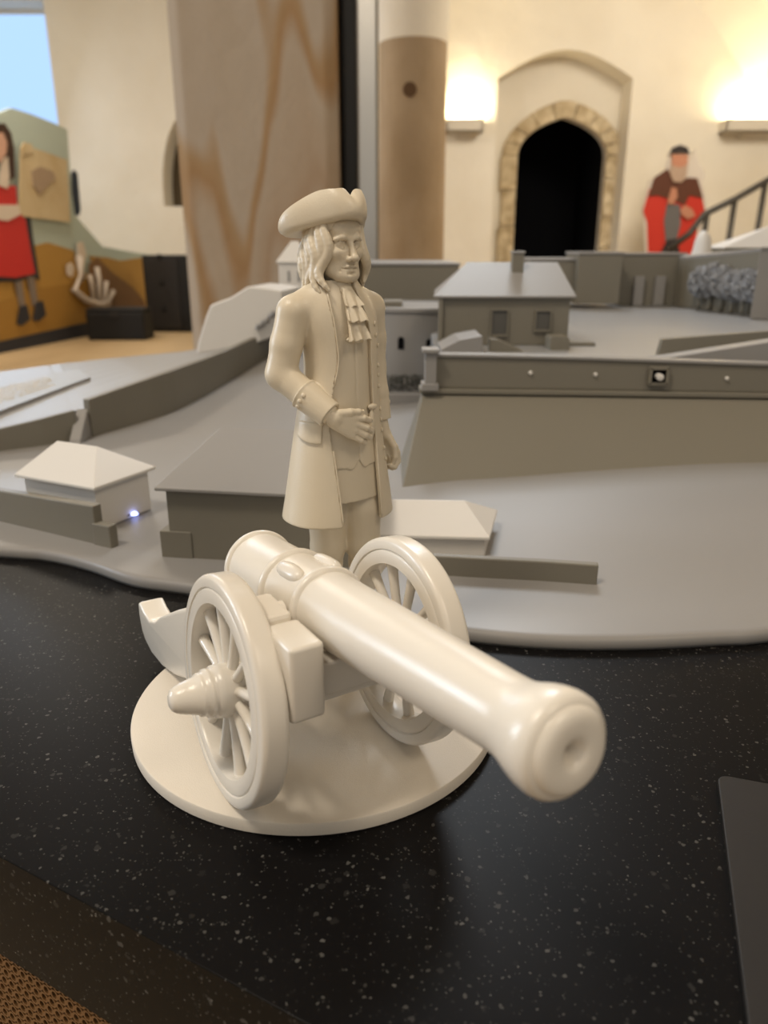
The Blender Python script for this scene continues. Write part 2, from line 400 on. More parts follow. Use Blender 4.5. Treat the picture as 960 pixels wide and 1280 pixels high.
# ------------------------------------------------------------------ stair rail
def rail():
    M = nodemat('dark_rail_metal', (.035, .028, .02), .45, .4)
    Y = 8.8
    t = thing('stair_rail', 'dark metal stair handrail rising beside the red-robed cutout', 'handrail', (at(885, 300, Y).x, Y, FLZ))
    o0 = Vector(t.location)
    pts = [at(835, 312, Y), at(862, 292, Y), at(880, 268, Y), at(920, 248, Y), at(960, 225, Y), at(1010, 196, Y)]
    tube('handrail', [p-o0 for p in pts], .034, M, t, 10)
    for px, py in ((884, 266), (919, 248), (957, 227), (1000, 202)):
        p = at(px, py, Y); q = at(px-4, 400, Y)
        tube('post', [p-o0, Vector((p.x-.03-o0.x, 0, 0))], .03, M, t, 10)
rail()

# ------------------------------------------------------------------ printed cutouts
def flatmat(name, c, r=.6): return nodemat(name, c, r, .25)
def redman():
    Y = 9.6
    base = at(843, 312, Y); t = thing('robed_man_cutout', 'flat printed cutout of a bearded man in red robe and brown cape', 'cutout', (base.x, Y, FLZ))
    o0 = Vector(t.location)
    def pl(name, pxs, lay, mat, bez=0):
        yy = Y - .012*lay
        return slab(name, [at(x, y, yy)-o0 for x, y in pxs], (0, .011 if lay else .03, 0), mat, t)
    red = flatmat('print_red', (.50, .035, .02)); brown = flatmat('print_brown', (.10, .035, .018)); dk = flatmat('print_dark', (.03, .022, .02))
    grey = flatmat('print_grey', (.13, .12, .115)); skin = flatmat('print_skin', (.45, .20, .12)); beard = flatmat('print_beard', (.40, .28, .2)); pale = flatmat('print_pale', (.60, .53, .45))
    pl('backing', [(808, 470), (806, 300), (803, 262), (811, 226), (832, 212), (836, 192), (842, 182), (852, 180), (861, 184), (864, 200), (866, 190), (869, 186), (874, 205), (881, 215), (880, 222), (878, 228), (884, 262), (880, 300), (880, 470)], 0, pale)
    pl('robe', [(808, 470), (810, 316), (809, 278), (804, 264), (812, 236), (840, 230), (876, 236), (881, 264), (872, 285), (868, 316), (868, 470)], 1, red)
    pl('cape', [(810, 246), (818, 222), (834, 211), (842, 222), (852, 226), (860, 222), (872, 223), (879, 248), (862, 244), (856, 256), (845, 252), (834, 248), (822, 244)], 2, brown)
    pl('tunic', [(832, 470), (832, 300), (830, 276), (834, 254), (850, 256), (851, 280), (846, 300), (844, 470)], 2, grey)
    pl('cape_lining', [(826, 316), (834, 300), (846, 298), (850, 316), (848, 330), (828, 330)], 3, dk)
    pl('face', [(840, 193), (860, 193), (860, 205), (856, 212), (846, 212), (840, 205)], 3, skin)
    pl('beard', [(839, 205), (846, 209), (854, 209), (860, 204), (858, 220), (852, 228), (842, 227), (838, 218)], 4, beard)
    pl('cap', [(838, 192), (840, 185), (850, 181), (859, 184), (863, 192), (851, 190)], 4, dk)
    pl('hand', [(835, 250), (840, 234), (846, 236), (847, 246), (842, 255), (836, 255)], 4, skin)
    pl('hand', [(851, 262), (856, 256), (866, 262), (869, 270), (860, 274), (852, 268)], 4, skin)
    box('stand_foot', -.3, .3, .0, .3, 0, .03, BLACKM, t)
redman()

def panel():
    # long printed panel that runs away from the viewer along the wall
    A = atz(0, 441, FLZ)
    B = at(205, 405, 10.1); B.z = 0
    A2 = Vector((A.x, A.y, 0)); d = (B-A2); d.z = 0; d.normalize(); n = Vector((d.y, -d.x, 0))
    if n.y > 0: n = -n
    def on(px, py, lay=0):
        r = ray(px, py); q = A2 + n*(.012*lay)
        return EYE + r*((q-EYE).dot(n)/r.dot(n))
    base = on(80, 420); t = thing('mural_panel', 'pale blue mural panel of a woman with a map on sandy hills', 'panel', (base.x, base.y, FLZ))
    o0 = Vector(t.location)
    def pl(name, pxs, lay, mat):
        return slab(name, [on(x, y, lay)-o0 for x, y in pxs], -n*(.011 if lay else .05), mat, t)
    blue = flatmat('panel_pale_blue', (.42, .49, .44)); sand = flatmat('panel_sand', (.40, .225, .05)); sand2 = flatmat('panel_sand_dark', (.33, .175, .035)); br = flatmat('panel_brown', (.20, .105, .04))
    red = flatmat('panel_red', (.50, .03, .025)); dk = flatmat('panel_dark', (.03, .03, .035)); skin = flatmat('panel_skin', (.55, .33, .24)); wh = flatmat('panel_white', (.62, .53, .44)); mapm = flatmat('panel_map', (.53, .42, .25))
    mottle(mapm, (.48, .36, .2), (.56, .46, .29), 3, 4)
    grey = flatmat('panel_grey', (.2, .16, .13)); navy = flatmat('panel_navy', (.02, .03, .05)); hair = flatmat('panel_hair', (.05, .025, .015))
    pl('sheet', [(-60, 455), (-60, 165), (0, 141), (15, 135), (40, 143), (68, 154), (84, 162), (88, 215), (95, 270), (108, 285), (128, 308), (165, 315), (205, 321), (205, 400), (105, 404)], 0, blue)
    pl('hill', [(-60, 458), (-60, 345), (0, 318), (48, 306), (60, 303), (92, 313), (104, 340), (135, 352), (160, 374), (150, 406), (105, 408)], 1, sand)
    pl('hill', [(112, 320), (135, 322), (150, 326), (178, 322), (204, 318), (204, 400), (150, 402)], 1, sand)
    pl('hill', [(-60, 456), (-60, 390), (0, 378), (40, 362), (75, 356), (108, 352), (130, 380), (104, 407)], 2, sand2)
    pl('hill', [(112, 330), (122, 321), (140, 340), (165, 358), (182, 378), (178, 400), (130, 402), (112, 380)], 2, br)
    pl('plinth', [(-60, 478), (-60, 452), (0, 427), (105, 404), (206, 398), (206, 414), (120, 421), (0, 447)], 3, dk)
    # the woman
    pl('cloak', [(-28, 390), (-22, 270), (38, 270), (42, 300), (50, 350), (40, 346), (20, 352), (0, 352)], 3, dk)
    pl('dress', [(-16, 345), (-12, 262), (-10, 232), (20, 232), (22, 262), (32, 275), (38, 310), (44, 342), (20, 347)], 4, red)
    pl('sleeve', [(-20, 272), (-20, 256), (24, 256), (26, 268), (10, 276)], 5, wh)
    pl('collar', [(0, 232), (2, 198), (10, 196), (12, 220), (10, 236)], 5, wh)
    pl('hair', [(-18, 225), (-18, 175), (-8, 155), (6, 154), (14, 166), (18, 185), (19, 222), (12, 226), (10, 200), (2, 200)], 4, hair)
    pl('face', [(-12, 180), (-6, 166), (4, 166), (9, 178), (8, 192), (0, 203), (-8, 198)], 6, skin)
    for a in ((22, 346), (38, 344)):
        pl('leg', [(a[0]-4, a[1]), (a[0]+5, a[1]), (a[0]+10, a[1]+38), (a[0]+3, a[1]+38)], 3, grey)
    for a in ((30, 383), (50, 378)):
        pl('boot', [(a[0]-4, a[1]), (a[0]+4, a[1]-2), (a[0]+8, a[1]+16), (a[0]-2, a[1]+24), (a[0]-8, a[1]+22)], 4, dk)
    pl('map', [(26, 186), (40, 184), (84, 200), (88, 278), (26, 270), (24, 262)], 4, mapm)
    mm = flatmat('panel_map_ink', (.34, .25, .17))
    pl('map_island', [(40, 214), (50, 208), (66, 214), (70, 224), (60, 232), (50, 244), (42, 232)], 5, mm)
    pl('map_roll', [(26, 186), (30, 178), (40, 180), (42, 190), (28, 194)], 5, mapm)
    pl('slot', [(90, 216), (93, 212), (97, 217), (101, 262), (99, 270), (95, 268), (91, 240)], 1, navy)
    # pale outline drawing of a hand and candle
    for nm, pts, wd in (('drawn_arm', [(98, 320), (103, 345), (92, 362), (108, 376), (124, 381), (136, 378)], 3.0), ('drawn_finger', [(118, 378), (114, 352), (112, 344)], 2.2), ('drawn_finger', [(124, 378), (124, 350), (121, 334)], 2.2), ('drawn_finger', [(130, 378), (133, 352)], 2.2), ('drawn_finger', [(134, 378), (142, 364)], 2.2)):
        pts3 = [on(x, y, 5)-o0 for x, y in pts]
        tube(nm, pts3, .003*wd*4, wh, t, 6)
    pl('drawn_cup', [(97, 304), (104, 302), (108, 318), (104, 336), (98, 330)], 4, wh)
    pl('drawn_cup', [(84, 332), (89, 328), (93, 334), (91, 346), (85, 344)], 4, wh)
panel()

def speakers():
    M = nodemat('speaker_black', (.010, .009, .008), .6, .3); G = add_bump(nodemat('speaker_mesh', (.016, .013, .011), .5, .4), 300, .5, .004)
    Y = 7.6
    zb = FLZ
    # tall cabinet: placed where its foot meets the floor
    Yb = 8.7
    xa, xb = at(180, 360, Yb).x, at(237, 360, Yb).x; zt = at(205, 319, Yb).z
    t = thing('loudspeaker', 'tall black cabinet standing beside the mural panel', 'cabinet', ((xa+xb)/2, Yb, FLZ), -.05)
    hw = (xb-xa)/2
    box('cabinet', -hw, hw, 0, .5, 0, zt-FLZ, M, t, .015); box('front_panel', -hw*.9, hw*.55, -.012, 0, .04, zt-FLZ-.04, G, t, .006)
    for k in range(3): kb = lathe('knob', [(-.03, .02), (-.012, .03)], M, t, 16, 'Y'); kb.location = (-hw*.2, 0, .25+k*.27)
    xa, xb = at(107, 400, 7.9).x, at(180, 400, 7.9).x; zt = at(140, 386, 7.9).z
    t = thing('black_case', 'low black case on the floor before the mural panel', 'case', ((xa+xb)/2, 7.9, FLZ), 0)
    hw = (xb-xa)/2
    box('case_body', -hw, hw, 0, .32, 0, zt-FLZ-.03, M, t, .02); box('case_lid', -hw*.98, hw*.98, .0, .32, zt-FLZ-.028, zt-FLZ, M, t, .01); box('latch', -.04, .04, -.012, 0, zt-FLZ-.08, zt-FLZ-.02, G, t)
speakers()

# ================================================================== TABLE
def table():
    e = Vector((.88, -.478, 0)).normalized()      # along the front edge
    nrm = Vector((-.478, -.88, 0)).normalized()   # out of the front face
    p0 = Vector((-.186, .300, 0))
    F = lambda s, dpt=0: p0 + e*s - nrm*dpt
    a, b = F(-1.05), F(.72)
    t = thing('display_table', 'black speckled stone display table with perforated bronze skirt', 'table', (0, 0.9, FLZ))
    o0 = Vector(t.location)
    top = [a, b, Vector((1.25, b.y, 0)), Vector((1.25, 2.35, 0)), Vector((-.15, 2.35, 0)), Vector((-.62, 1.5, 0)), Vector((-1.1, 1.3, 0))]
    bevel(prism('table_top', [p+Vector((0, 0, -.072))-o0 for p in top], [p-o0 for p in top], GRANITE, t), .0005, 2)
    # dark core under the slab
    core = [F(-1.0, .04), F(.7, .04), Vector((1.2, b.y+.05, 0)), Vector((1.2, 2.3, 0)), Vector((-.1, 2.3, 0)), Vector((-.58, 1.45, 0)), Vector((-1.0, 1.25, 0))]
    prism('core', [p+Vector((0, 0, FLZ))-o0 for p in core], [p+Vector((0, 0, -.072))-o0 for p in core], BLACKM, t)
    # perforated sheet: real holes in the upper part
    px, pz = .0060, .0068; n0, n1, rows = int(-.30/px), int(.25/px), 26
    v, f = [], []
    K = 8
    for r in range(rows):
        z1 = -.0725 - r*pz; zc = z1 - pz/2
        for c in range(n0, n1):
            s = (c + (.5 if r % 2 else 0))*px + px/2
            i = len(v)
            ring = []
            for k in range(K):
                an = 2*PI*(k+.5)/K
                ring.append((s + px*.30*math.cos(an), zc + pz*.36*math.sin(an)))
            sq = []
            for k in range(K):
                an = 2*PI*(k+.5)/K; q = max(abs(math.cos(an)), abs(math.sin(an)))
                sq.append((s + px*.5*math.cos(an)/q, zc + pz*.5*math.sin(an)/q))
            for (ss, zz) in ring + sq: v.append(F(ss, .004) + Vector((0, 0, zz)) - o0)
            for k in range(K): f.append((i+k, i+(k+1) % K, i+K+(k+1) % K, i+K+k))
    sh = mesh_obj('perforated_skirt', v, f, COPPER, t); so = sh.modifiers.new('s', 'SOLIDIFY'); so.thickness = .0012
    zlow = -.0725 - rows*pz
    for s0, s1, za, zb in ((-1.0, (n0)*px, FLZ+.05, -.0725), ((n1)*px, .7, FLZ+.05, -.0725), (n0*px, n1*px, FLZ+.05, zlow)):
        q = [F(s0, .004), F(s1, .004)]
        slab('skirt_sheet', [q[0]+Vector((0, 0, za))-o0, q[1]+Vector((0, 0, za))-o0, q[1]+Vector((0, 0, zb))-o0, q[0]+Vector((0, 0, zb))-o0], -nrm*.0012, COPPER, t)
    # flat pad at the side
    A = Vector((.184, .357, 0)); dn = Vector((-.31, -.95, 0)).normalized(); rt = Vector((.95, -.31, 0)).normalized()
    q = [A, A+rt*.26, A+rt*.26+dn*.36, A+dn*.36]
    # rounded corners
    pts = []
    for i in range(4):
        c = q[i]; u = (q[i-1]-c).normalized(); w_ = (q[(i+1) % 4]-c).normalized(); r = .006
        cc = c + (u+w_)*r
        for k in range(5):
            an = k/4*PI/2; pts.append(cc - w_*r*math.cos(an) - u*r*math.sin(an))
    o = prism('black_pad', [p+Vector((0, 0, .0002)) for p in pts], [p+Vector((0, 0, .0042)) for p in pts], PAD); bevel(o, .0008, 2)
    tag(o, 'flat charcoal pad lying at the front of the speckled table top', 'pad')
table()

# ================================================================== MODEL LANDSCAPE
def smooth_line(pts, n=6):
    out = []; P = [Vector(p) for p in pts]
    for i in range(len(P)-1):
        a, b, c, d = P[max(i-1, 0)], P[i], P[i+1], P[min(i+2, len(P)-1)]
        for k in range(n):
            t = k/n
            out.append(.5*((2*b) + (c-a)*t + (2*a-5*b+4*c-d)*t*t + (3*b-a-3*c+d)*t**3))
    return out + [P[-1]]
def sst(a, b, x): t = min(1, max(0, (x-a)/(b-a))); return t*t*(3-2*t)
def hgt(x, y):
    z = .011
    z += .008*sst(.62, .85, y)*sst(-.05, .1, x) + .014*sst(.0, .45, x)*sst(.6, .9, y)       # foot of the rampart
    z += .05*sst(.95, 1.9, y)*sst(-.5, -.22, x)*(1-sst(-.14, .0, x))                                                # rise behind the shed
    z += .012*sst(.8, 1.15, y)*sst(-.32, -.12, x)*(.6+.4*math.sin(6+x*16+y*5))*(1-sst(-.1, .03, x))
    return z
def landscape():
    front = smooth_line([(-.95, .86, 0), (-.60, .72, 0), (-.363, .678, 0), (-.314, .668, 0), (-.268, .646, 0), (-.217, .612, 0), (-.175, .598, 0), (-.115, .580, 0), (-.036, .556, 0), (.03, .525, 0), (.071, .510, 0), (.128, .501, 0), (.187, .501, 0), (.247, .507, 0), (.284, .512, 0), (.40, .545, 0), (.6, .62, 0), (.9, .72, 0)])
    back = [(-.85, 1.25, 0), (-.60, 1.75, 0), (-.25, 2.35, 0), (.5, 2.45, 0), (1.1, 2.3, 0)]
    nu = len(front); bk = []
    for i in range(nu):
        t = i/(nu-1)*(len(back)-1); k = min(int(t), len(back)-2); u = t-k; bk.append(Vector(back[k])*(1-u)+Vector(back[k+1])*u)
    rows = [0, .0, .0, .002, .005, .01] + [.01+.99*((k+1)/46)**1.15 for k in range(46)]
    v, f = [], []
    for j, s in enumerate(rows):
        for i in range(nu):
            p = front[i]*(1-s) + bk[i]*s
            if j < 6:
                lift = (0, .003, .007, .0095, .0105, .011)[j]; back_ = (0.0012, 0, .0004, .002, .0045, .008)[j]
                q = front[i] + (bk[i]-front[i]).normalized()*back_; v.append((q.x, q.y, lift))
            else: v.append((p.x, p.y, hgt(p.x, p.y)))
    m = len(rows)
    for j in range(m-1):
        for i in range(nu-1): a = j*nu+i; f.append((a, a+1, a+nu+1, a+nu))
    # back skirt
    base = (m-1)*nu; n0 = len(v)
    for i in range(nu): v.append((v[base+i][0], v[base+i][1], 0))
    for i in range(nu-1): f.append((base+i, base+i+1, n0+i+1, n0+i))
    f.append(tuple([j*nu for j in range(m)] + [n0])); f.append(tuple([j*nu+nu-1 for j in range(m-1, -1, -1)] + [n0+nu-1][::-1]))
    f.append(tuple(list(range(nu)) + [n0+i for i in range(nu-1, -1, -1)]))
    t = thing('relief_board', 'smooth grey relief landscape board lying on the black table', 'model board', (0, 1.2, 0))
    o = fix(mesh_obj('ground', [(x, y-1.2, z+.0002) for x, y, z in v], f, GREY, t, True))
    o.data.polygons.foreach_set('use_smooth', [True]*len(o.data.polygons))
    # upper terrace beyond the town walls
    tops = [at(-120, 566, .98), at(-60, 550, 1.01), at(0, 535, 1.05), at(92, 513, 1.115), at(93, 513, 1.118), at(106, 500, 1.13), at(107, 499, 1.132), at(200, 467, 1.262), at(275, 440, 1.462), at(345, 409, 1.762), at(385, 398, 2.05)]
    outer = [at(-120, 484, 1.36), at(-60, 474, 1.42), at(0, 464, 1.48), at(60, 456, 1.52), at(62, 456, 1.522), at(74, 454, 1.53), at(76, 454, 1.532), at(140, 447, 1.62), at(195, 442, 1.74), at(247, 437, 1.90), at(300, 428, 2.10)]
    v, f = [], []
    for p_, z_ in zip(tops, (.035, .040, .043, .0525, .0526, .0545, .0548, .072, .086, .100, .110)): p_.z = z_
    n = len(tops); K = 8
    for i in range(n):
        p = tops[i]; q = outer[i]
        for k in range(K+1):
            s = k/K; w_ = p*(1-s) + q*s; w_.z = p.z - .001 + (q.z-p.z)*s; v.append((w_.x, w_.y-1.2, w_.z))
    for i in range(n-1):
        for k in range(K): a = i*(K+1)+k; f.append((a, a+1, a+K+2, a+K+1))
    bot = len(v)
    v += [(x, y, .001) for x, y, z in v[:bot]]
    for i in range(n-1):
        a = i*(K+1); f.append((a, a+K+1, bot+a+K+1, bot+a)); a += K; f.append((a+K+1, a, bot+a, bot+a+K+1))
    for k in range(K): f.append((k+1, k, bot+k, bot+k+1)); a = (n-1)*(K+1)+k; f.append((a, a+1, bot+a+1, bot+a))
    tr = mesh_obj('terrace', v, f, GREY, t); fix(tr)
landscape()

def ribbon(name, pts, th, mat, parent=None):
    """vertical wall along plan points (x, y, zbottom, ztop)"""
    v, f = [], []
    n = len(pts)
    for i, (x, y, a, b) in enumerate(pts):
        p, q = pts[max(i-1, 0)], pts[min(i+1, n-1)]
        d = Vector((q[0]-p[0], q[1]-p[1], 0)).normalized(); s = Vector((-d.y, d.x, 0))*th/2
        v += [(x-s.x, y-s.y, a), (x+s.x, y+s.y, a), (x+s.x, y+s.y, b), (x-s.x, y-s.y, b)]
    for i in range(n-1):
        for k in range(4): f.append((i*4+k, i*4+(k+1) % 4, i*4+4+(k+1) % 4, i*4+4+k))
    f += [(0, 1, 2, 3), tuple((n-1)*4+k for k in (3, 2, 1, 0))]
    return fix(mesh_obj(name, v, f, mat, parent))
def wall_px(name, lst, th, mat, parent=None):
    pts = []
    for px, pt, pb, Y in lst:
        a = at(px, pt, Y); b = at(px, pb, Y); pts.append((a.x, a.y, b.z-.006, a.z))
    o = ribbon(name, pts, th, mat, parent); bevel(o, .0012, 2); return o

def house(name, label, q, zb, ze, zr, ridge, over, wm, rm, cat='model house', zbs=None, thick=.003, group=None):
    """q: four plan corners (front-left, front-right, back-right, back-left)"""
    c = sum((Vector((*p, 0)) for p in q), Vector())/4
    t = thing(name, label, cat, (c.x, c.y, zb), 0, group)
    Q = [Vector((p[0]-c.x, p[1]-c.y, 0)) for p in q]
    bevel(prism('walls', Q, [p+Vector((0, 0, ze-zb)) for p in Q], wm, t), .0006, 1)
    E_ = []
    for i in range(4):
        a, b, d = Q[i-1], Q[i], Q[(i+1) % 4]
        u = (b-a).normalized(); w_ = (b-d).normalized(); E_.append(b + (u+w_)*over)
    R = [Vector((r[0]-c.x, r[1]-c.y, zr-zb)) for r in ridge]
    z0 = ze-zb; v = [e+Vector((0, 0, z0-thick)) for e in E_] + [e+Vector((0, 0, z0)) for e in E_] + R
    f = [(3, 2, 1, 0)] + [(i, (i+1) % 4, 4+(i+1) % 4, 4+i) for i in range(4)] + [(4, 5, 9, 8), (5, 6, 9), (6, 7, 8, 9), (7, 4, 8)]
    bevel(fix(mesh_obj('roof', v, f, rm, t)), .0007, 2, 12)
    return t

def town():
    # --- retaining wall and white hip-roofed house at the near edge
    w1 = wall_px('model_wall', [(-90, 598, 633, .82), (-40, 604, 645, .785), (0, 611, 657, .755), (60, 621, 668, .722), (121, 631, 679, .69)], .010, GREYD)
    o = wall_px('wall_step', [(119, 652, 679, .690), (141, 656, 682, .680)], .010, GREYD, None)
    # the low step belongs to the wall
    o.parent = w1
    tag(w1, 'grey retaining wall below the small white hip-roofed house', 'model wall')
    zb = .012
    house('model_house', 'small white hip-roofed model house on the grey retaining wall', [(-.371, .765), (-.283, .722), (-.250, .788), (-.338, .831)], zb, .0585, .0865, [(-.343, .792), (-.293, .768)], .006, WHITEM, WHITEM)
    # --- big grey shed with step
    s = house('model_shed', 'large grey shed with a sloping roof behind the cannon wheel', [(-.194, .655), (-.020, .628), (-.000, .735), (-.175, .762)], .010, .079, .112, [(-.160, .745), (-.02, .722)], .007, GREYD, GREY, 'model house')
    st = box('plinth_step', 0, .03, 0, .1, 0, .026, GREYD, s, .0008); st.location = (-.203-s.location.x, .655-s.location.y, .0005); st.rotation_euler = (0, 0, -.153)
    # --- white hip house right of the figure and its low wall
    house('model_house', 'white hip-roofed model house behind the far cannon wheel', [(-.020, .663), (.092, .655), (.108, .725), (-.004, .733)], .010, .0315, .052, [(.004, .700), (.076, .696)], .004, WHITEM, WHITEM)
    w2 = wall_px('model_wall', [(540, 693, 714, .618), (600, 696, 718, .612), (680, 700, 724, .605), (748, 704.5, 731, .597)], .008, GREYD)
    tag(w2, 'low straight grey wall in front of the white hip-roofed house', 'model wall')
    # --- town walls on the terrace edge
    wa = wall_px('model_wall', [(-120, 566, 596, .98), (-60, 550, 580, 1.01), (0, 535, 565, 1.045), (50, 523, 556, 1.075), (92, 512, 550, 1.105)], .010, GREYD)
    tag(wa, 'short grey town wall ending at the gate gap', 'model wall')
    lst = [(107, 499, 543, 1.125), (150, 484, 531, 1.185), (200, 467, 516, 1.255), (240, 453, 500, 1.35), (275, 440, 480, 1.455), (312, 424, 455, 1.60), (345, 408, 435, 1.755), (372, 400, 424, 1.95)]
    pts = smooth_line([(at(p[0], p[1], p[3]).x, p[3], 0) for p in lst], 3)
    zs = smooth_line([(at(p[0], p[2], p[3]).z-.008, at(p[0], p[1], p[3]).z, 0) for p in lst], 3)
    wb = bevel(ribbon('model_wall', [(p.x, p.y, z.x, z.y) for p, z in zip(pts, zs)], .012, GREYD), .0012)
    tag(wb, 'long curving grey town wall rising from the gate gap to the figurine', 'model wall')
    # gate sill between the two
    g0, g1 = at(93.5, 545, 1.10), at(106.5, 541, 1.10); zt = at(100, 506, 1.10).z
    g = prism('gate_ramp', [(g0.x, 1.075, .010), (g1.x, 1.075, .010), (g1.x, 1.125, .010), (g0.x, 1.125, .010)], [(g0.x, 1.08, .018), (g1.x, 1.08, .018), (g1.x, 1.12, .0545), (g0.x, 1.12, .0545)], GREY); bevel(g, .001); tag(g, 'small grey ramp in the gap between the two town walls', 'model ramp')
    # --- white hill block
    Y = 1.62
    px = [(243, 462), (247, 430), (257, 396), (263, 381), (288, 372), (310, 358), (332, 360), (352, 363), (356, 415), (330, 425)]
    P = [at(x, y, Y) for x, y in px]
    wh = slab('white_hill', P, (.02, .16, 0), WHITEM); bevel(wh, .004, 3); tag(wh, 'white angular hill block standing beyond the curving town wall', 'model hill')
    rz = []
    for k in range(6):
        p = at(322+k*4, 408-3*k+random.uniform(-2, 2), Y-.01)
        bm = bmesh.new(); bmesh.ops.create_icosphere(bm, subdivisions=2, radius=.006)
        for vv in bm.verts: vv.co *= random.uniform(.7, 1.25)
        me = bpy.data.meshes.new('bush'); bm.to_mesh(me); bm.free()
        o = link_mesh('model_bush', me, GREY, None, True); o.location = (p.x, p.y, p.z)
        tag(o, ['first', 'second', 'third', 'fourth', 'fifth', 'last'][k] + ' tiny grey bush from the left on the white hill block', 'model bush', 'bushes at the white hill block')
    # --- white tower behind the hair
    Y = 1.95
    a, b = at(348, 330, Y), at(386, 330, Y); zt = at(360, 327, Y).z; zp = at(366, 301, Y).z; zb = at(360, 363, Y).z
    tw = house('model_tower', 'small white square tower with pointed roof behind the figurine hair', [(a.x, Y), (b.x, Y), (b.x, Y+.075), (a.x, Y+.075)], zb, zt, zp, [((a.x+b.x)/2-.008, Y+.0375), ((a.x+b.x)/2+.008, Y+.0375)], .005, WHITEM, WHITEM, 'model tower')
    ft = box('tower_foot', a.x-.005, b.x+.005, Y-.004, Y+.08, .02, zb, GREYD, None, .001)
    ft.parent = tw; ft.location = (-tw.location.x, -tw.location.y, -tw.location.z)
    for k in (0.33, .66):
        sl = box('slot', a.x+(b.x-a.x)*k-.003, a.x+(b.x-a.x)*k+.003, Y-.001, Y+.002, zb+.02, zb+.045, GREY, None); sl.parent = tw; sl.location = (-tw.location.x, -tw.location.y, -tw.location.z)

    # --- rampart with battered face, cornice and parapet
    rp = thing('rampart', 'long grey fortress rampart with battered face and low parapet', 'rampart', (.35, 1.1, 0))
    o0 = Vector(rp.location)
    def RP(name, front_b, front_t, depth_b, depth_t, mat, bv=.0015):
        """front polylines bottom/top (x,y,z), extruded back"""
        n = len(front_b); B = [Vector(p)-o0 for p in front_b]; T = [Vector(p)-o0 for p in front_t]
        B2 = [p+Vector(depth_b) for p in B]; T2 = [p+Vector(depth_t) for p in T]
        v = B+T+B2+T2; f = []
        for i in range(n-1):
            f += [(i, i+1, n+i+1, n+i), (n+i, n+i+1, 3*n+i+1, 3*n+i), (2*n+i+1, 2*n+i, 3*n+i, 3*n+i+1), (i+1, i, 2*n+i, 2*n+i+1)]
        f += [(0, n, 3*n, 2*n), (n-1, 3*n-1, 4*n-1, 2*n-1)]
        return bevel(fix(mesh_obj(name, v, f, mat, rp)), bv)
    fb = [at(497, 617, .83), at(600, 609, .84), at(720, 603, .85), at(960, 588, .87)]; fb.append(Vector((.75, .92, .045)))
    for p in fb: p.z -= .02
    ft = [at(528, 491, .985), at(600, 492, .985), at(720, 493.5, .985), at(960, 497, .985)]; ft.append(Vector((.80, .985, .094)))
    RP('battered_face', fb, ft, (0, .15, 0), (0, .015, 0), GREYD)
    cb = [p+Vector((-.004, -.006, 0)) for p in ft]; ct = [p+Vector((0, 0, .006)) for p in cb]
    cb[-1].x += .01; ct[-1].x += .01
    RP('cornice', cb, ct, (0, .03, 0), (0, .03, 0), GREYD, .001)
    pb = [p+Vector((.010, .002, .006)) for p in ft]; pt = [Vector((p.x, p.y, z)) for p, z in zip(pb, (at(540, 446, .987).z, at(600, 447, .987).z, at(720, 450, .987).z, at(960, 458, .987).z, .132))]
    RP('parapet', pb, pt, (0, .016, 0), (0, .016, 0), GREYD, .001)
    cp = [p+Vector((-.001, -.003, 0)) for p in pt]; cq = [p+Vector((0, 0, .004)) for p in cp]
    RP('coping', cp, cq, (0, .022, 0), (0, .022, 0), GREY, .001)
    # corner pilaster
    a = at(531, 476, .98); b = at(546, 441, .98)
    pil = box('corner_post', a.x-o0.x, b.x-o0.x, .976-o0.y, 1.0-o0.y, a.z-.004, b.z, GREY, rp, .001)
    box('post_cap', a.x-.004-o0.x, b.x+.003-o0.x, .972-o0.y, 1.003-o0.y, b.z, b.z+.005, GREY, rp, .001)
    a2 = at(527, 486, .978)
    box('post_base', a.x-.004-o0.x, b.x+.003-o0.x, .972-o0.y, 1.003-o0.y, a.z-.012, a.z-.003, GREY, rp, .001)
    # spouts and loophole on the parapet
    for px, py in ((663, 466), (744, 468), (908, 473)):
        p = at(px, py, .988)
        sp = lathe('spout', [(-.004, .0015), (-.002, .0028), (.003, .003)], WHITEM, rp, 12, 'Y'); sp.location = p-o0
    p = at(823, 470, .985)
    for dx, dz, sx, sz in ((-.011, 0, .002, .011), (.011, 0, .002, .011), (0, .010, .012, .002), (0, -.010, .012, .002)):
        q = box('loophole_frame', -sx, sx, -.004, .002, -sz, sz, GREYD, rp, .0005); q.location = p-o0+Vector((dx, 0, dz))
    q = box('loophole_recess', -.009, .009, 0, .003, -.008, .008, DARKIN, rp); q.location = p-o0
    lc = lathe('loophole_cannon', [(-.012, .002), (-.011, .0045), (.0, .004), (.004, .004)], WHITEM, rp, 14, 'Y'); lc.location = p-o0+Vector((-.001, 0, 0))
    # --- courtyard slab
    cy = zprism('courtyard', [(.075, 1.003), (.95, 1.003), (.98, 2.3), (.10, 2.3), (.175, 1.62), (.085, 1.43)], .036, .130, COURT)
    tag(cy, 'flat grey courtyard slab with painted-in sheen inside the fortress walls', 'model courtyard'); bevel(cy, .001)
    # --- main house in the fortress
    zb, ze, zr = .1305, .206, .2545
    fl, fr = at(548, 400, 1.25).x, at(711, 400, 1.25).x
    mh = house('model_house', 'grey hip-roofed house with chimney on the rampart courtyard', [(fl, 1.25), (fr, 1.25), (fr+.012, 1.42), (fl+.012, 1.42)], zb, ze, zr, [(at(584, 327, 1.335).x, 1.335), (at(697, 329, 1.335).x, 1.335)], .008, GREYD, GREY)
    l0 = Vector(mh.location)
    c = at(648, 330, 1.31)
    ch = box('chimney', c.x-.010, c.x+.008, 1.305, 1.325, .235, .272, GREYD, None, .0008); ch.parent = mh; ch.location = -l0
